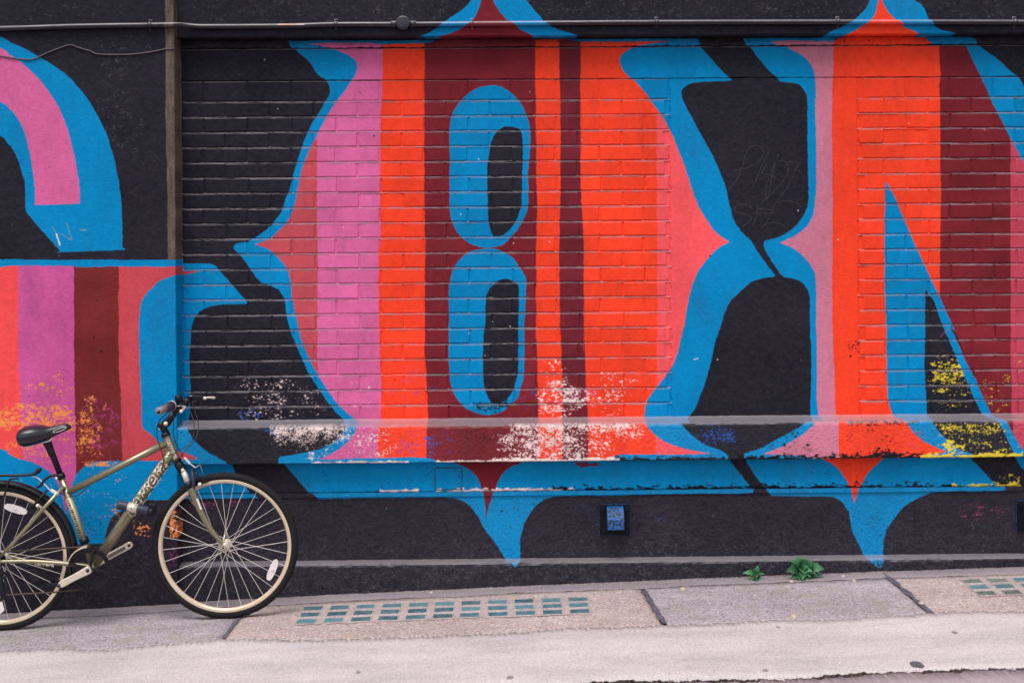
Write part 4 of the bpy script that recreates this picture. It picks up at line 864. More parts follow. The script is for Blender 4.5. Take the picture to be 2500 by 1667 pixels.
M_CHAIN = simple('oily_chain', rgb(74, 62, 52, .9), .5, .5, .5, .3, 300)
M_NAVY = simple('blue_black_plastic', rgb(44, 46, 66, .8), .5, 0, .5, .15, 60)
M_CAB = simple('cable_housing', (.012, .012, .018, 1), .45)
N_, F_ = BY - .05, BY + .05
def bp(px, py, dy=0.0): return at(px, py, BY + dy)

def make_wheel(hub, seed, rear):
    w = empty('wheel', hub, bike); k = RT / .335
    prof = [(.317 + .0182 * math.cos(a), .0165 * math.sin(a)) for a in np.linspace(-2.5, 2.5, 16)]
    V, F = lathe_geo([(r * k, h) for r, h in prof], 96, 'y', hub, False)
    for i in range(0, 96):                                   # shallow tread blocks
        if i % 2 == 0:
            for q in (6, 7, 8, 9):
                v = Vector(V[i * 16 + q]); d = (v - hub).normalized(); V[i * 16 + q] = v - d * .0012
    mk('tyre', V, F, M_RUB, w, True)
    V, F = lathe_geo([(r * k, h) for r, h in [(.3035, -.0122), (.3005, -.0128), (.2915, -.0118), (.2895, -.0100), (.2855, -.004), (.2855, .004), (.2895, .0100), (.2915, .0118), (.3005, .0128), (.3035, .0122)]], 96, 'y', hub, True)
    mk('rim', V, F, M_RIM, w, False)
    V, F = lathe_geo([(.005, -.054), (.010, -.052), (.010, -.040), (.024, -.037), (.025, -.033), (.015, -.030), (.013, 0), (.015, .030), (.025, .033), (.024, .037), (.010, .040), (.010, .052), (.005, .054)], 20, 'y', hub, False)
    mk('hub', V, F, M_ALU if not rear else M_STEEL, w, True)
    ms = {}
    for s in (-1, 1):
        for d in (-1, 1):
            a = d * 1.02; p = Vector((.022 * math.cos(a), s * .034, .022 * math.sin(a))); q = Vector((.286 * k, s * .003, 0))
            V, F = tube_geo([p, q], .00120, 5); me = bpy.data.meshes.new('spoke'); me.from_pydata([tuple(v) for v in V], [], F); me.update(); me.materials.append(M_STEEL); ms[(s, d)] = me
    for i in range(32):
        o = put('spoke', ms[(1 if i % 2 else -1, 1 if (i // 2) % 2 else -1)], w); o.rotation_euler = (0, -2 * math.pi * (i + seed) / 32, 0)
    tube('valve', [hub + Vector((.284 * k * math.cos(1.9 + seed), 0, .284 * k * math.sin(1.9 + seed))), hub + Vector((.25 * k * math.cos(1.9 + seed), 0, .25 * k * math.sin(1.9 + seed)))], .003, M_BLK, w, 6)
    return w
wf = make_wheel(hubF, .28, False); wr = make_wheel(hubR, .61, True)
def reflector(a, b, w, wheel):
    a, b = bp(*a, -.012), bp(*b, -.012); t = (b - a); u = t.normalized(); n = Vector((-u.z, 0, u.x))
    V, F = [], []; prof = [(0, .3), (.08, .75), (.3, 1), (.7, 1), (.92, .75), (1, .3)]
    for s, k in prof:
        for y in (-.005, .005):
            for e in (-1, 1): V.append(a + t * s + n * (e * w * k) + Vector((0, y, 0)))
    for i in range(len(prof) - 1):
        o = i * 4; F += [(o, o + 1, o + 5, o + 4), (o + 2, o + 6, o + 7, o + 3), (o, o + 4, o + 6, o + 2), (o + 1, o + 3, o + 7, o + 5)]
    F += [(0, 2, 3, 1), (20, 21, 23, 22)]
    r = mk('reflector', V, F, M_WHITE, wheel)
    c = (a + b) / 2; V, F = lathe_geo([(.0001, -.0085), (.006, -.008), (.007, -.005)], 12, 'y', c, False); mk('reflector_stud', V, F, M_STEEL, wheel)
reflector((675.5, 1365.5), (655, 1415), .0165, wf); reflector((11, 1234), (66, 1250.5), .0165, wr)

# frame
ht_t, ht_b = bp(405.5, 1063), bp(431.5, 1123)
st_t, bb = bp(149, 1163), bp(226.5, 1382)
tt_h, tt_s = bp(410.5, 1079), bp(161.5, 1204)
dt_h, dt_b = bp(420, 1104), bp(229, 1379)
tube('head_tube', [ht_t, ht_t.lerp(ht_b, .12), ht_t.lerp(ht_b, .88), ht_b], [.0195, .0178, .0178, .0195], M_OLIVE, bike, 18)
tube('top_tube', [tt_h, tt_h.lerp(tt_s, .5), tt_s], [.0170, .0155, .0150], M_OLIVE, bike, 18)
dtube = tube('down_tube', [dt_h, dt_h.lerp(dt_b, .1), dt_h.lerp(dt_b, .6), dt_b], [.0225, .0262, .0255, .0235], M_OLIVE, bike, 20)
g0, g1 = bp(407, 1092), bp(400, 1112)
mk('gusset', [bp(412, 1090, -.008), bp(396, 1100, -.008), bp(409, 1118, -.008), bp(412, 1090, .008), bp(396, 1100, .008), bp(409, 1118, .008)], [(0, 1, 2), (3, 5, 4), (0, 3, 4, 1), (1, 4, 5, 2), (2, 5, 3, 0)], M_OLIVE, bike)
stube = tube('seat_tube', [st_t, st_t.lerp(bb, .5), bb], .0158, M_OLIVE, bike, 16)
for s in (-1, 1):
    tube('seat_stay', [bp(157, 1186, s * .018), bp(100, 1248, s * .050), bp(30, 1328, s * .066), hubR + Vector((.012, s * .066, .012))], [.0095, .0098, .0092, .007], M_OLIVE, bike, 12)
    cs = tube('chain_stay', spline([bp(222, 1382, s * .026), bp(176, 1377, s * .040), bp(80, 1370, s * .058), hubR + Vector((.006, s * .066, -.004))], 4), [.011] * 5 + [.0105] * 4 + [.0085] * 4, M_OLIVE, bike, 12)
    box('dropout', hubR + Vector((.006, s * .066, 0)), (.016, 0, 0), (0, .003, 0), (0, 0, .022), M_OLIVE, bike, .002)
    if s == -1: chain_stay_near = cs
V, F = lathe_geo([(.0001, -.040), (.019, -.040), (.0205, -.036), (.0205, .036), (.019, .040), (.0001, .040)], 20, 'y', bb, False); mk('bottom_bracket', V, F, M_OLIVE, bike, True)
tube('headset', [ht_t + (ht_t - ht_b).normalized() * k for k in (-.004, .0, .004, .010, .016)], [.021, .0225, .0225, .020, .0185], M_BLK, bike, 18)
tube('headset_cup', [ht_b + (ht_b - ht_t).normalized() * k for k in (-.002, .003, .008)], [.021, .022, .020], M_BLK, bike, 18)

# lettering
def lettering(body, size, a, b, tube_r, name, parent, mat, outline=.0, shear=.25, off=0.0, ang0=-math.pi / 2, spacing=1.0, bold=0.0):
    """text wrapped on the near side of a tube from a to b"""
    cu = bpy.data.curves.new('text', 'FONT'); cu.body = body; cu.size = size; cu.shear = shear; cu.align_x = 'CENTER'; cu.align_y = 'CENTER'; cu.space_character = spacing; cu.resolution_u = 3; cu.offset = bold
    if outline: cu.fill_mode = 'NONE'; cu.bevel_depth = outline; cu.bevel_resolution = 0
    ob = bpy.data.objects.new('text', cu); COL.objects.link(ob); dg = bpy.context.evaluated_depsgraph_get(); dg.update()
    me = bpy.data.meshes.new_from_object(ob.evaluated_get(dg)); bpy.data.objects.remove(ob)
    t = (b - a).normalized(); mid = (a + b) / 2; nrm = Vector((0, -1, 0)); nrm = (nrm - t * nrm.dot(t)).normalized(); side = nrm.cross(t).normalized()
    if side.z < 0 and abs(t.x) > .3: side = -side
    V = []
    for v in me.vertices:
        th = (v.co.y + off) / tube_r; r = tube_r + .0007 + (v.co.z if outline else 0)
        V.append(mid + t * v.co.x + (nrm * math.cos(th) + side * math.sin(th)) * r)
    F = [tuple(p.vertices) for p in me.polygons]
    bpy.data.meshes.remove(me)
    return mk(name, V, F, mat, parent)
lettering('carrera', .098, dt_b.lerp(dt_h, .36), dt_b.lerp(dt_h, .99), .0264, 'letter_fill', dtube, M_GRAPH, 0, .4, .000, spacing=1.0, bold=.0045)
lettering('carrera', .098, dt_b.lerp(dt_h, .36), dt_b.lerp(dt_h, .99), .0264, 'lettering', dtube, M_CREAM, .0020, .4, .000, spacing=1.0, bold=.0045)
lettering('carrera', .030, bp(72, 1372, -.055), bp(146, 1379, -.047), .0112, 'lettering', chain_stay_near, M_CREAM, .0005, .3, -.001)
ht_o = [o for o in bike.children if o.name.startswith('head_tube')][0]
lettering('carrera', .034, ht_t.lerp(ht_b, .08), ht_t.lerp(ht_b, .95), .0182, 'lettering', ht_o, M_CREAM, .0006, .3, .006)
V, F = tube_geo([st_t.lerp(bb, .24), st_t.lerp(bb, .70)], .0162, 16); mk('decal_band', V, F, M_PALE, stube, True)
for k in range(17):                                        # the small upright characters of the seat-tube transfer are illegible in the photo: plain blocks
    t = .26 + .43 * k / 17; c = st_t.lerp(bb, t); d = (bb - st_t).normalized(); hw = .0040 if 5 != k else .0052
    V, F = [], []
    for a in np.linspace(-.30, .38, 5):
        for e in (-1, 1): V.append(c + d * (e * hw * (.55 + .45 * ((k * 7) % 3) / 2)) + (Vector((0, -1, 0)) * math.cos(a) + Vector((-d.z, 0, d.x)) * math.sin(a)) * .0166)
    mk('decal_mark', V, [(2 * i, 2 * i + 1, 2 * i + 3, 2 * i + 2) for i in range(4)], M_DCAL, stube)

# fork
tube('fork_crown', [bp(433, 1127), bp(440, 1139), bp(447, 1150)], [.020, .022, .020], M_BLK, bike, 16)
V, F = tube_geo([bp(447, 1147, -.06), bp(447, 1147, .06)], .0155, 12); mk('crown_bridge', V, F, M_BLK, bike, True)
for s in (-1, 1):
    y = s * .052
    tube('stanchion', [bp(447, 1148, y), bp(460, 1182, y)], .0135, M_ALU, bike, 14)
    tube('fork_boot', [bp(457.5, 1177, y), bp(460, 1183, y), bp(464, 1192, y)], [.0185, .0195, .0175], M_BLK, bike, 14)
    tube('fork_leg', spline([bp(462, 1186, y), bp(471, 1205, y), bp(481, 1228, y), bp(494, 1256, y), bp(509, 1284, y), bp(527, 1308, y), bp(546, 1327, y)], 3),
         [.0165] * 6 + [.0155] * 3 + [.0145] * 3 + [.0130] * 3 + [.0110, .010, .0095, .009], M_OLIVE, bike, 14)
    V, F = lathe_geo([(.0001, -.012), (.007, -.012), (.008, -.008), (.008, 0)], 12, 'y', bp(447, 1147, y + (0 if s > 0 else -.004)), False); mk('crown_bolt', V, F, M_STEEL, bike, True)
tube('fork_arch', spline([bp(471, 1200, -.052), bp(472, 1172, -.050), bp(469, 1152, -.035), bp(469, 1148, 0), bp(469, 1152, .035), bp(472, 1172, .050), bp(471, 1200, .052)], 4), .0085, M_NAVY, bike, 10)
box('fork_sticker', bp(486, 1230, -.0675), (bp(491, 1243, 0) - bp(481, 1217, 0)) / 2, (0, .0006, 0), (.0045, 0, .0018), M_WHITE, bike)
a, b = bp(549, 1304, -.066), bp(543, 1336, -.066)
tube('skewer_lever', [a, a.lerp(b, .5), b], [.0085, .0075, .0065], M_ALU, bike, 10, .45)
# front brake
for s in (-1, 1):
    y = s * .042 - .004
    tube('brake_arm', [bp(476, 1147, y * .8), bp(482, 1165, y), bp(490, 1187, y)], [.0055, .0075, .0085], M_BLK, bike, 8)
    box('brake_pad', bp(497, 1176, s * .021), (.020, 0, .006), (0, .005, 0), (-.002, 0, .006), M_BLK, bike, .002)
    V, F = lathe_geo([(.0001, -.010), (.008, -.009), (.009, 0)], 12, 'y', bp(488, 1182, y - .006), False); mk('pivot_bolt', V, F, M_STEEL, bike, True)
tube('brake_noodle', spline([bp(450, 1117, -.03), bp(457, 1124, -.032), bp(463, 1131, -.032), bp(470, 1136, -.03), bp(477, 1141, -.028)], 3), [.0058] * 4 + [.0062] * 3 + [.0030] * 6, M_WHITE, bike, 8)
tube('brake_link', [bp(477, 1141, -.028), bp(488, 1134, .02), bp(497, 1160, .04)], .0018, M_STEEL, bike, 6)

# stem, bars, controls
stem_b = bp(406, 1058)
tube('stem_post', [stem_b, bp(400, 1047), bp(394, 1036), bp(391, 1031)], [.0165, .0165, .019, .016], M_BLK, bike, 16)
tube('stem_arm', [bp(401, 1038), bp(407, 1033), bp(417, 1019), bp(427, 1006)], [.014, .0195, .0165, .0150], M_BLK, bike, 14)
V, F = lathe_geo([(.0001, -.026), (.004, -.026), (.0045, -.024), (.010, -.024), (.0105, -.018), (.0105, .024)], 16, 'y', bp(407, 1033), False); mk('stem_bolt', V, F, M_ALU, bike, True)
for (px, py) in ((383, 1037.5), (388, 1047.5)): tube('clamp_bolt', [bp(px, py, -.004), bp(px + 5, py - 1, -.004)], .0050, M_STEEL, bike, 8)
near = [bp(428, 1004), bp(428, 1001, -.04), bp(425, 992, -.085), bp(420, 989.5, -.115), bp(412, 993, -.155), bp(400, 998.5, -.20), bp(386, 1004, -.25)]
far = [Vector((p.x, 2 * BY - p.y, p.z)) for p in near]
far = [Vector((p.x + .055 * min(1, (p.y - BY) / .2), BY + (p.y - BY) * .98, p.z + .004)) for p in far]   # bars turned slightly, clear of the pier
bars = spline(near[::-1] + far[1:], 5)
tube('handlebar', bars, .0112, M_BLK, bike, 12)
tube('grip', [near[6], near[6].lerp(near[5], .06), near[5].lerp(near[4], .08)], [.0155, .0172, .0172], M_GRIP, bike, 16)
tube('twist_shifter', [near[5].lerp(near[4], .12), near[4].lerp(near[3], .1), near[4].lerp(near[3], .75)], [.0195, .0212, .0225], M_NAVY, bike, 18)
tube('shifter_collar', [near[4].lerp(near[3], .78), near[4].lerp(near[3], .90)], .0232, M_STEEL, bike, 18)
tube('grip', [far[4], far[5], far[6]], .0165, M_GRIP, bike, 14)
tube('brake_clamp', [near[3].lerp(near[2], .2), near[2].lerp(near[1], .3)], .0175, M_BLK, bike, 14)
tube('brake_clamp', [far[3].lerp(far[2], .2), far[2].lerp(far[1], .3)], .0175, M_BLK, bike, 14)
box('lever_body', bp(440, 997, -.095), (.022, 0, .003), (0, .012, 0), (-.002, 0, .012), M_BLK, bike, .004)
tube('brake_lever', spline([bp(434, 993, -.09), bp(446, 993, -.10), bp(452, 994, -.13), bp(448, 999, -.17), bp(441, 1005, -.205)], 4), [.0062] * 8 + [.0055] * 5 + [.006, .007, .0085, .0075], M_ALU, bike, 10)
fl = far[3]
box('lever_body', fl + Vector((.040, .0, .006)), (.026, 0, 0), (0, .014, 0), (0, 0, .014), M_BLK, bike, .005)
tube('barrel_adjuster', [fl + Vector((.066, 0, .004)), fl + Vector((.082, 0, .003))], .0078, M_STEEL, bike, 10)
tube('brake_lever', spline([fl + Vector((.05, .01, 0)), fl + Vector((.080, .02, .004)), fl + Vector((.098, .03, .003)), fl + Vector((.114, .04, .0))], 3), [.004, .004, .004, .0045, .005, .0055, .006, .0065, .007, .006], M_ALU, bike, 8)
bc = bp(436, 973, .03)
V, F = tube_geo([bc + Vector((.004, 0, -.018)), bc + Vector((-.001, 0, .010)), bc + Vector((-.002, 0, .016))], [.0175, .0185, .0150], 18); mk('bell', V, F, M_BLK, bike, True)
tube('bell_clamp', [bc + Vector((.004, 0, -.016)), bp(431, 991, .03)], .008, M_BLK, bike, 8)
def cable(pts, r=.0024): return tube('brake_cable', spline(pts, 5), r, M_CAB, bike, 6)
cable([bp(416, 1003, -.10), bp(396, 1019, -.09), bp(386, 1032, -.07), bp(383, 1045, -.05), bp(383, 1060, -.04), bp(386, 1078, -.036), bp(392, 1094, -.036), bp(398, 1113, -.034), bp(399, 1131, -.030), bp(393, 1151, -.02)])
cable([bp(424, 1018, -.06), bp(424, 1040, -.05), bp(423, 1056, -.04), bp(426, 1070, -.035), bp(431, 1087, -.03), bp(438, 1099, -.02), bp(447, 1112, -.03)])
cable([bp(470, 985, .08), bp(478, 1010, .07), bp(484, 1032, .05), bp(483, 1055, .03), bp(477, 1071, .01), bp(464, 1089, -.02), bp(449, 1104, -.03), bp(441, 1114, -.03)], .0022)
cable([bp(464, 1002, .08), bp(471, 1022, .06), bp(474, 1040, .04), bp(473, 1055, .03), bp(469, 1074, .015), bp(458, 1089, .0), bp(441, 1097, -.02), bp(420, 1108, -.035), bp(396, 1111, -.03)], .0022)
cable([bp(439, 1113, -.03), bp(420, 1133, -.03), bp(405, 1146, -.03), bp(392, 1158, -.024)], .0022)
cable([bp(219, 1187, 0), bp(210, 1192, 0), bp(196, 1204, -.004), bp(180, 1210, -.008), bp(160, 1208, -.012), bp(150, 1204, -.02), bp(134, 1200, -.024)], .0022)

# saddle, post, clamp: the saddle is lofted from cross sections
def loft(secs, n=20):
    V, F = [], []
    for (px, top, bot, hw) in secs:
        a, b = bp(px, top), bp(px, bot); h = (a.z - b.z) / 2; c = (a + b) / 2
        for k in range(n):
            t = 2 * math.pi * k / n; ct, st = math.cos(t), math.sin(t)
            V.append((c.x, c.y + hw * math.copysign(abs(ct) ** .75, ct), c.z + h * math.copysign(abs(st) ** .8, st)))
    m = len(secs)
    for i in range(m - 1):
        for k in range(n): F.append((i * n + k, i * n + (k + 1) % n, (i + 1) * n + (k + 1) % n, (i + 1) * n + k))
    F += [tuple(range(n))[::-1], tuple(range((m - 1) * n, m * n))]
    return V, F
V, F = loft([(47.5, 1059, 1066, .030), (49, 1052, 1073, .062), (54, 1044, 1084, .080), (62, 1040, 1090, .088), (74, 1037.5, 1088.5, .088), (88, 1036.5, 1085.5, .084), (102, 1038, 1081, .072), (114, 1040.5, 1077, .056), (124, 1041, 1070.5, .042),
             (136, 1038, 1063, .032), (148, 1034.5, 1057.5, .027), (158, 1033, 1053, .024), (166, 1034.5, 1050, .020), (172, 1038.5, 1047, .012), (174, 1041.5, 1044, .004)])
sad = mk('saddle', V, F, M_LEA, bike, True)
sub = sad.modifiers.new('s', 'SUBSURF'); sub.levels = 1; sub.render_levels = 1
for s in (-1, 1):
    tube('saddle_rail', spline([bp(58, 1091, s * .04), bp(70, 1089, s * .04), bp(90, 1083, s * .028), bp(108, 1079, s * .022), bp(122, 1075, s * .022), bp(128, 1066, s * .014)], 3), .0037, M_STEEL, bike, 8)
ov = [bp(130 + 15.5 + 16.5 * math.cos(a) + 0 * a, 1049 + 3.6 * math.sin(a) - 5.6 * math.cos(a), -.0320 + .0085 * math.cos(a) + .003 * abs(math.sin(a))) for a in np.linspace(0, 2 * math.pi, 25)]
tube('saddle_badge', ov, .0011, M_CREAM, sad, 5)
tube('seat_post', [bp(121, 1088), bp(128, 1108), bp(152, 1170)], [.0150, .0142, .0138], M_BLK, bike, 14)
tube('post_boot', [bp(118 + i * 1.45, 1086 + i * 3.6) for i in range(8)], [.0185 if i % 2 else .0155 for i in range(8)], M_BLK, bike, 14)
tube('saddle_clamp', [bp(108, 1080), bp(118, 1083), bp(122, 1092)], [.012, .020, .016], M_BLK, bike, 12)
tube('seat_collar', [bp(146.5, 1156), bp(150.5, 1167)], .0195, M_BLK, bike, 16)
V, F = lathe_geo([(.0001, -.010), (.005, -.010), (.006, 0)], 10, 'y', bp(138.5, 1167, -.016), False); mk('collar_bolt', V, F, M_STEEL, bike, True)

# drivetrain
cy = -.052
def ring(ro, ri, y, t, n=48, c=bb): return lathe_geo([(ri, y - t), (ro, y - t), (ro, y + t), (ri, y + t)], n, 'y', c, True)
V, F = ring(.0985, .0900, cy, .003); crg = mk('chainring', V, F, M_BLK, bike)
V, F = ring(.086, .074, cy + .010, .002, 56); mk('inner_ring', V, F, M_BLK, crg)
for a in (1.36, 2.86, -.22, -1.70, ):
    d = Vector((math.cos(a), 0, math.sin(a))); n = Vector((-d.z, 0, d.x)); q = bb + Vector((0, cy, 0))
    box('spider_arm', q + d * .050, d * .042, (0, .004, 0), n * .0062, M_BLK, crg, .002)
def crank(tip, y, holed):
    d = (tip - bb); d.y = 0; Ld = d.length; u = d.normalized(); n = Vector((-u.z, 0, u.x)); c0 = bb + Vector((0, y, 0)); out = []
    for (s, w) in ((-.10, .010), (-.075, .0165), (0, .0185), (.12, .0175), (.5, .0148), (.88, .0160), (1.0, .0160), (1.07, .0118), (1.09, .006)): out.append((c0 + u * (Ld * s), w))
    V, F = [], []
    for p, w in out:
        for e, yy in ((-1, -.005), (-.8, -.0075), (.8, -.0075), (1, -.005), (1, .007), (-1, .007)): V.append(p + n * (e * w) + Vector((0, yy, 0)))
    for i in range(len(out) - 1):
        for k in range(6): F.append((i * 6 + k, i * 6 + (k + 1) % 6, i * 6 + 6 + (k + 1) % 6, i * 6 + 6 + k))
    F += [tuple(range(6))[::-1], tuple(range((len(out) - 1) * 6, len(out) * 6))]
    return mk('crank_arm', V, F, M_ALU, bike), u, n, c0, Ld
ca, u, n, c0, Ld = crank(bp(152, 1424, -.07), -.078, False)
V, F = lathe_geo([(.0001, -.0095), (.0085, -.009), (.0095, -.007)], 16, 'y', c0, False); mk('crank_cap', V, F, M_NAVY, ca, True)
cb2, u2, n2, c2, L2 = crank(bp(316, 1330.5, .07), .072, True)
V, F = lathe_geo([(.0001, -.0088), (.0070, -.0088), (.0072, -.0060)], 14, 'y', c2 + u2 * L2, False); mk('pedal_hole', V, F, M_BLK, cb2, True)
box('crank_slot', c2 + u2 * (L2 * .62) + Vector((0, -.0080, 0)), u2 * .045, (0, .0005, 0), n2 * .0075, M_GRAPH, cb2)
pc = c0 + u * Ld + Vector((-.012, .035, -.006))
ped = empty('pedal', pc, bike)
ax = Vector((.995, 0, -.1)).normalized(); az = Vector((.1, 0, .995))
for s in (-1, 1):
    box('cage_side', pc + Vector((0, s * .032, 0)), ax * .044, (0, .003, 0), az * .0085, M_BLK, ped, .003)
    box('cage_end', pc + ax * (s * .046), az * .006, (0, .032, 0), ax * .004, M_BLK, ped, .002)
tube('axle', [pc + Vector((0, -.045, 0)), pc + Vector((0, .034, 0))], .009, M_NAVY, ped, 10)
def chain_run(pts):
    P = spline(pts, 14); P2 = []
    for i in range(len(P) - 1):
        for k in range(2): P2.append(P[i].lerp(P[i + 1], k / 2))
    P2.append(P[-1]); return tube('chain', P2, [.0036 if i % 3 else .0050 for i in range(len(P2))], M_CHAIN, bike, 6)
chain_run([bp(222, 1332, -.044), bp(186, 1335.5, -.044), bp(120, 1339, -.044), bp(60, 1343, -.044), bp(30, 1345.5, -.044), bp(8, 1346.5, -.044)])
chain_run([bp(226, 1432, -.044), bp(180, 1440, -.044), bp(120, 1445.5, -.044), bp(60, 1449, -.044), bp(14, 1452, -.044), bp(2, 1455, -.044)])
for i, r in enumerate((.036, .031, .026, .021)):
    V, F = ring(r, .012, -.038 - i * .004, .0011, 28, hubR); mk('sprocket', V, F, M_BLK, bike)
dr = bp(4, 1430, -.05)
box('rear_derailleur', dr, (.010, 0, .002), (0, .008, 0), (-.008, 0, .040), M_BLK, bike, .004)
for q in (bp(8, 1404, -.05), bp(3, 1456, -.05)):
    V, F = ring(.018, .006, 0, .003, 18, q); mk('jockey_wheel', V, F, M_BLK, bike)
box('guard_plate', bp(2, 1483, -.06), (.012, 0, .010), (0, .002, 0), (-.006, 0, .022), M_WHITE, bike, .002)
V, F = [], []
for k in range(13):
    a = 2.82 - 1.15 * k / 12
    w = .004 + .006 * (k / 12) ** 2
    for r in (.1015 - .000, .1015 + w):
        for y in (-.062, -.046): V.append(bb + Vector((r * math.cos(a), y, r * math.sin(a))))
for k in range(12):
    o = 4 * k; F += [(o, o + 4, o + 6, o + 2), (o + 1, o + 3, o + 7, o + 5), (o + 2, o + 6, o + 7, o + 3), (o, o + 1, o + 5, o + 4)]
F += [(0, 2, 3, 1), (48, 49, 51, 50)]
fd = mk('front_derailleur', V, F, M_ALU, bike)
tube('derailleur_clamp', [bp(203, 1312), bp(209, 1326)], .0215, M_BLK, bike, 14)

# mudguard, rack, rear brake
V, F = [], []
A = np.linspace(math.radians(2), math.radians(150), 40)
for a in A:
    for (r, y) in ((.345, -.026), (.356, -.021), (.3615, -.008), (.3615, .008), (.356, .021), (.345, .026)): V.append(hubR + Vector((r * math.cos(a), y, r * math.sin(a))))
for i in range(len(A) - 1):
    for k in range(5): F.append((i * 6 + k, i * 6 + k + 1, i * 6 + k + 7, i * 6 + k + 6))
mg = mk('mudguard', V, F, M_BLK, bike, True); so = mg.modifiers.new('s', 'SOLIDIFY'); so.thickness = .0025
rack = empty('rack', bp(0, 1160), bike)
for s in (-1, 1):
    tube('rail', spline([bp(-170, 1163, s * .05), bp(-60, 1161, s * .05), bp(0, 1160.5, s * .05), bp(50, 1160, s * .048), bp(76, 1158.5, s * .04), bp(88, 1154, s * .034), bp(98, 1145, s * .03)], 4), [.0062] * 18 + [.0085] * 3 + [.0105] * 4, M_BLK, rack, 8)
    tube('strut', spline([bp(44, 1167, s * .055), bp(28, 1168.5, s * .06), bp(22, 1175, s * .064), bp(14, 1200, s * .07), bp(-2, 1250, s * .073), bp(-10, 1320, s * .073), bp(-2, 1356, s * .07)], 4), .0048, M_BLK, rack, 8)
tube('rail_end', [bp(98, 1145, -.03), bp(98, 1145, .03)], .0085, M_BLK, rack, 8)
for px in (-60, 10, 62): tube('crossbar', [bp(px, 1160.5, -.05), bp(px, 1160.5, .05)], .0045, M_BLK, rack, 6)
tube('rack_stay', spline([bp(146, 1159, -.012), bp(130, 1160, -.02), bp(120, 1163, -.024), bp(108, 1173, -.03), bp(98, 1186, -.03), bp(90, 1189, -.03)], 3), .0062, M_BLK, bike, 8)
for s in (-1, 1):
    tube('brake_arm', [bp(115, 1196, s * .030), bp(98, 1216, s * .040), bp(78, 1240, s * .050)], [.0050, .0062, .0078], M_BLK, bike, 8)
    box('brake_pad', bp(80, 1238, s * .022), (.018, 0, -.012), (0, .006, 0), (.004, 0, .006), M_BLK, bike, .002)
    V, F = lathe_geo([(.0001, -.010), (.0075, -.009), (.008, 0)], 12, 'y', bp(92.5, 1233.5, s * .05 - .006), False); mk('pivot_bolt', V, F, M_STEEL, bike, True)
tube('brake_noodle', spline([bp(78, 1163, -.03), bp(90, 1165, -.03), bp(100, 1173, -.03), bp(112, 1185, -.03), bp(122, 1196, -.03)], 3), .0026, M_WHITE, bike, 6)
box('noodle_holder', bp(133, 1201, -.032), (.018, 0, -.012), (0, .004, 0), (.004, 0, .0065), M_WHITE, bike, .003)

# lock clipped on the down tube
la, lb = bp(288, 1231, -.065), bp(363, 1247.5, -.065)
lock = empty('bicycle_lock', (la + lb) / 2); tag(lock, 'dark barrel lock with silver band clipped across the bicycle down tube', 'lock')
tube('barrel', [la, la.lerp(lb, .02), la.lerp(lb, .97), lb], [.0195, .0215, .0215, .0195], M_NAVY, lock, 22)
tube('band', [la.lerp(lb, .33), la.lerp(lb, .64)], .0225, M_ALU, lock, 22)
mdp = la.lerp(lb, .48); V, F = lathe_geo([(.0001, -.0235), (.0034, -.0235), (.0036, -.0215)], 10, 'y', mdp, False); mk('keyhole', V, F, M_BLK, lock)
tube('end_cap', [lb, lb.lerp(la, -.16)], .0185, M_BLK, lock, 18)
box('mount', bp(372, 1240, -.045), (.018, 0, -.003), (0, .014, 0), (.003, 0, .022), M_BLK, lock, .004)
box('mount_clamp', bp(324, 1238, -.035), (.022, 0, -.004), (0, .022, 0), (.003, 0, .020), M_BLK, lock, .004)
# ------------------------------------------------------------------ weeds at the foot of the wall
def leaf_mat():
    m, nt, b = new_mat('weed_leaf'); L = nt.links.new; geo = node(nt, 'ShaderNodeNewGeometry'); oi = node(nt, 'ShaderNodeObjectInfo')
    no = node(nt, 'ShaderNodeTexNoise', Scale=60.0, Detail=4.0); L(geo.outputs['Position'], no.inputs['Vector'])
    ad = node(nt, 'ShaderNodeMath', operation='ADD'); L(no.outputs[0], ad.inputs[0]); L(oi.outputs['Random'], ad.inputs[1])
    hf = node(nt, 'ShaderNodeMath', operation='MULTIPLY'); L(ad.outputs[0], hf.inputs[0]); hf.inputs[1].default_value = .5
    rp = node(nt, 'ShaderNodeValToRGB'); rp.color_ramp.elements[0].color = (.008, .050, .022, 1); rp.color_ramp.elements[0].position = .2; rp.color_ramp.elements[1].color = (.050, .190, .068, 1); rp.color_ramp.elements[1].position = .8
    L(hf.outputs[0], rp.inputs[0]); L(rp.outputs[0], b.inputs['Base Color']); b.inputs['Roughness'].default_value = .5; b.inputs['Specular IOR Level'].default_value = .35
    b.inputs['Subsurface Weight'].default_value = 0
    return m
M_LEAF = leaf_mat(); M_STALK = simple('weed_stalk', (.05, .13, .035, 1), .6)
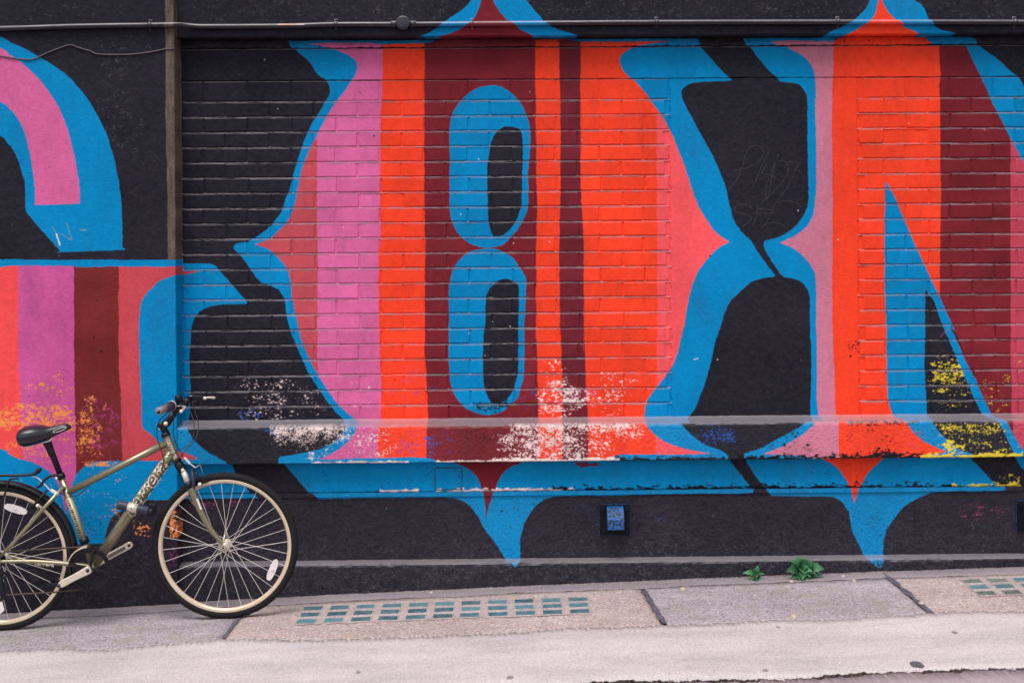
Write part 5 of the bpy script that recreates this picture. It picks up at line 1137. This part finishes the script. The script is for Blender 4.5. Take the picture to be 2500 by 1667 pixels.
def leaf(root, tip, w, parent, seed, droop=.25, rows=8):
    root, tip = Vector(root), Vector(tip); r = random.Random(seed); t = tip - root; L_ = t.length; u = t.normalized()
    side = u.cross(Vector((0, -.75, .66))).normalized()
    nrm = side.cross(u).normalized()
    if nrm.y > 0: nrm = -nrm
    side = side * math.cos(r.uniform(-.4, .4)) + nrm * math.sin(r.uniform(-.5, .5)); V, F = [], []
    for i in range(rows + 1):
        s = i / rows; wd = w * (math.sin(math.pi * min(1, (.05 + s * .97)) ** .8) ** .85) * (.18 if i == 0 else 1)
        if s < .3: wd *= .30 + .7 * (s / .3)
        wd *= 1.0 + (.20 if i % 2 else -.12)
        c = root + t * s + nrm * (L_ * .22 * math.sin(math.pi * s * .9)) - Vector((0, 0, L_ * droop * s * s))
        V += [c - side * wd + nrm * (wd * .28), c, c + side * wd + nrm * (wd * .28)]
    for i in range(rows): F += [(3 * i, 3 * i + 1, 3 * i + 4, 3 * i + 3), (3 * i + 1, 3 * i + 2, 3 * i + 5, 3 * i + 4)]
    return mk('leaf', V, F, M_LEAF, parent, True)
def weed(base, stems, tips, label):
    yb = Y_LOW - .035; b = at(base[0], base[1], yb); b.z = G(b.x, b.y)
    e = empty('weed', b); tag(e, label, 'weed', 'weeds at the foot of the wall')
    for k, (px, py, dy) in enumerate(stems):
        p = at(px, py, yb + dy); tube('stalk', spline([b + Vector((0, 0, -.01)), b.lerp(p, .5) + Vector((0, -.006, .004)), p], 3), [.0030] * 4 + [.0022] * 3, M_STALK, e, 6)
    for k, (rx, ry, tx, ty, dy, w) in enumerate(tips):
        leaf(at(rx, ry, yb - .004 + dy * .3), at(tx, ty, yb + dy), w * 1.22, e, 60 + k + int(base[0]), droop=.06)
weed((1844, 1420), [(1845, 1402, -.01)], [(1843, 1403, 1851, 1377, -.02, .013), (1843, 1402, 1812, 1398, -.02, .011), (1846, 1404, 1869, 1401, -.03, .008), (1844, 1400, 1847, 1411, -.05, .012),
     (1845, 1410, 1824, 1424, -.04, .012), (1846, 1411, 1862, 1423, -.05, .012), (1845, 1412, 1849, 1425, -.07, .011), (1844, 1408, 1834, 1414, -.05, .010), (1846, 1409, 1857, 1413, -.03, .010)], 'small weed with a few upright leaves, left of the two')
weed((1956, 1420), [(1955, 1385, -.02), (1965, 1390, -.03), (1975, 1395, -.02)], [(1953, 1388, 1944, 1352, -.02, .024), (1955, 1386, 1966, 1362, -.03, .017), (1952, 1384, 1923, 1366, -.02, .013), (1965, 1390, 1986, 1362, -.02, .024), (1972, 1390, 2013, 1388, -.04, .019),
     (1950, 1394, 1917, 1393, -.05, .021), (1958, 1392, 1975, 1380, -.05, .015), (1958, 1392, 1964, 1404, -.07, .019), (1972, 1398, 1993, 1402, -.07, .017), (1950, 1402, 1930, 1414, -.06, .016), (1955, 1406, 1951, 1424, -.09, .017),
     (1962, 1408, 1974, 1419, -.08, .017), (1970, 1405, 1992, 1417, -.05, .018), (1976, 1398, 2008, 1404, -.03, .020), (1962, 1395, 1984, 1394, -.06, .015), (1953, 1398, 1938, 1404, -.04, .016), (1958, 1400, 1958, 1416, -.09, .016), (1966, 1400, 1978, 1410, -.08, .016), (1960, 1386, 1956, 1368, -.01, .016)], 'large bushy weed with many toothed leaves at the wall foot')

# ------------------------------------------------------------------ litter
M_PEB = simple('pebble_stone', rgb(176, 158, 146), .85, var=.3, vscale=90, bump=.001, bscale=160)
M_TARP = simple('tar_lump', rgb(84, 80, 88, .9), .85, var=.3, vscale=60, bump=.003, bscale=90)
def lump(name, px, py, sx, sy, sz, mat, seed, parent=None):
    r = random.Random(seed); p = on_ground(px, py); V, F = [], []; n, m = 10, 5
    for j in range(m + 1):
        ph = math.pi / 2 * j / m
        for i in range(n):
            a = 2 * math.pi * i / n; k = 1 + r.uniform(-.22, .22)
            V.append((p.x + sx * math.cos(a) * math.cos(ph) * k, p.y + sy * math.sin(a) * math.cos(ph) * k, p.z + .003 + sz * math.sin(ph) * (1 + r.uniform(-.15, .15)) - (.004 if j == 0 else 0)))
    for j in range(m):
        for i in range(n): F.append((j * n + i, j * n + (i + 1) % n, (j + 1) * n + (i + 1) % n, (j + 1) * n + i))
    return mk(name, V, F, mat, parent, True)
tag(lump('tar_lump', 2238, 1623, .027, .040, .004, M_TARP, 4), 'dark flat tar lump on the pale pavement near the crack', 'tar patch')
for k, (px, py, s, lab) in enumerate(((520, 1464, .012, 'small brown stone lying on the ground behind the front wheel'), (1052, 1447.5, .010, 'pale pebble on the mortar fillet above the glass blocks'), (1668, 1438, .013, 'flat pale chip on the grey slab right of the tar joint'),
                                     (2058, 1408, .012, 'buff pebble at the wall foot right of the big weed'), (2085, 1418, .010, 'white pebble on the grey slab below the wall'), (1932, 1420, .011, 'cream chip beside the big weed'),
                                     (2249, 1473, .013, 'white chip lying on the right tar joint'), (1937, 1506, .016, 'pale scrap on the cracked edge of the grey slab'))):
    tag(lump('pebble', px, py, s, s * 1.1, s * .55, M_PEB, 20 + k), lab, 'pebble', 'pebbles on the pavement')
# gum spots trodden flat
M_GUM = simple('trodden_gum', rgb(126, 116, 119), .85, var=.2)
for k, (px, py, s, lab) in enumerate(((1245, 1655, .014, 'dark gum spot near the bottom centre of the pavement'), (875, 1642, .011, 'faint gum spot on the pavement left of centre'), (2330, 1545, .012, 'grey gum spot on the pale strip at right'), (1868, 1638, .012, 'gum spot left of the crack in the pavement'), (1900, 1532, .010, 'small gum spot just below the grey slab'))):
    tag(lump('gum_spot', px, py, s, s * 1.6, .0032, M_GUM, 50 + k), lab, 'gum spot', 'gum spots on the pavement')
# loose grit: nobody could count it
V, F = [], []
def grit(p, s):
    b = len(V); r = rnd
    for d in ((1, 0, 0), (-.5, .87, 0), (-.5, -.87, 0), (0, 0, 1.1)): V.append((p.x + d[0] * s * r.uniform(.6, 1.2), p.y + d[1] * s * r.uniform(.6, 1.2), p.z + .0035 + d[2] * s * .8))
    F.extend([(b, b + 1, b + 3), (b + 1, b + 2, b + 3), (b + 2, b, b + 3)])
for _ in range(420):
    x = rnd.uniform(-2.7, 2.8); y = Y_LOW - .01 - abs(rnd.gauss(0, .05)); grit(Vector((x, y, G(x, y))), rnd.uniform(.0012, .0042))
for _ in range(300):
    x = rnd.uniform(-2.7, 2.8); y = rnd.uniform(-1.1, -.2); grit(Vector((x, y, G(x, y))), rnd.uniform(.001, .0028))
tag(mk('grit', V, F, M_PEB), 'loose pale grit along the wall foot', 'grit', kind='stuff')
V, F = [], []
for _ in range(900):
    x = rnd.uniform(-2.7, 2.8); y = crack(x) - .006 + rnd.gauss(0, .011); grit(Vector((x, y, G(x, y) - .003)), rnd.uniform(.0012, .0048))
for _ in range(900):
    x = rnd.uniform(-2.7, 2.8) if rnd.random() < .6 else rnd.gauss(1.25, .35); y = Y_LOW - .006 - abs(rnd.gauss(0, .014)); grit(Vector((x, y, G(x, y) + .001)), rnd.uniform(.001, .0042))
tag(mk('crack_dirt', V, F, simple('crack_soil', rgb(70, 58, 52), .95, var=.4, vscale=200)), 'dark soil and crumbs in the pavement crack and along the wall foot', 'dirt', kind='stuff')
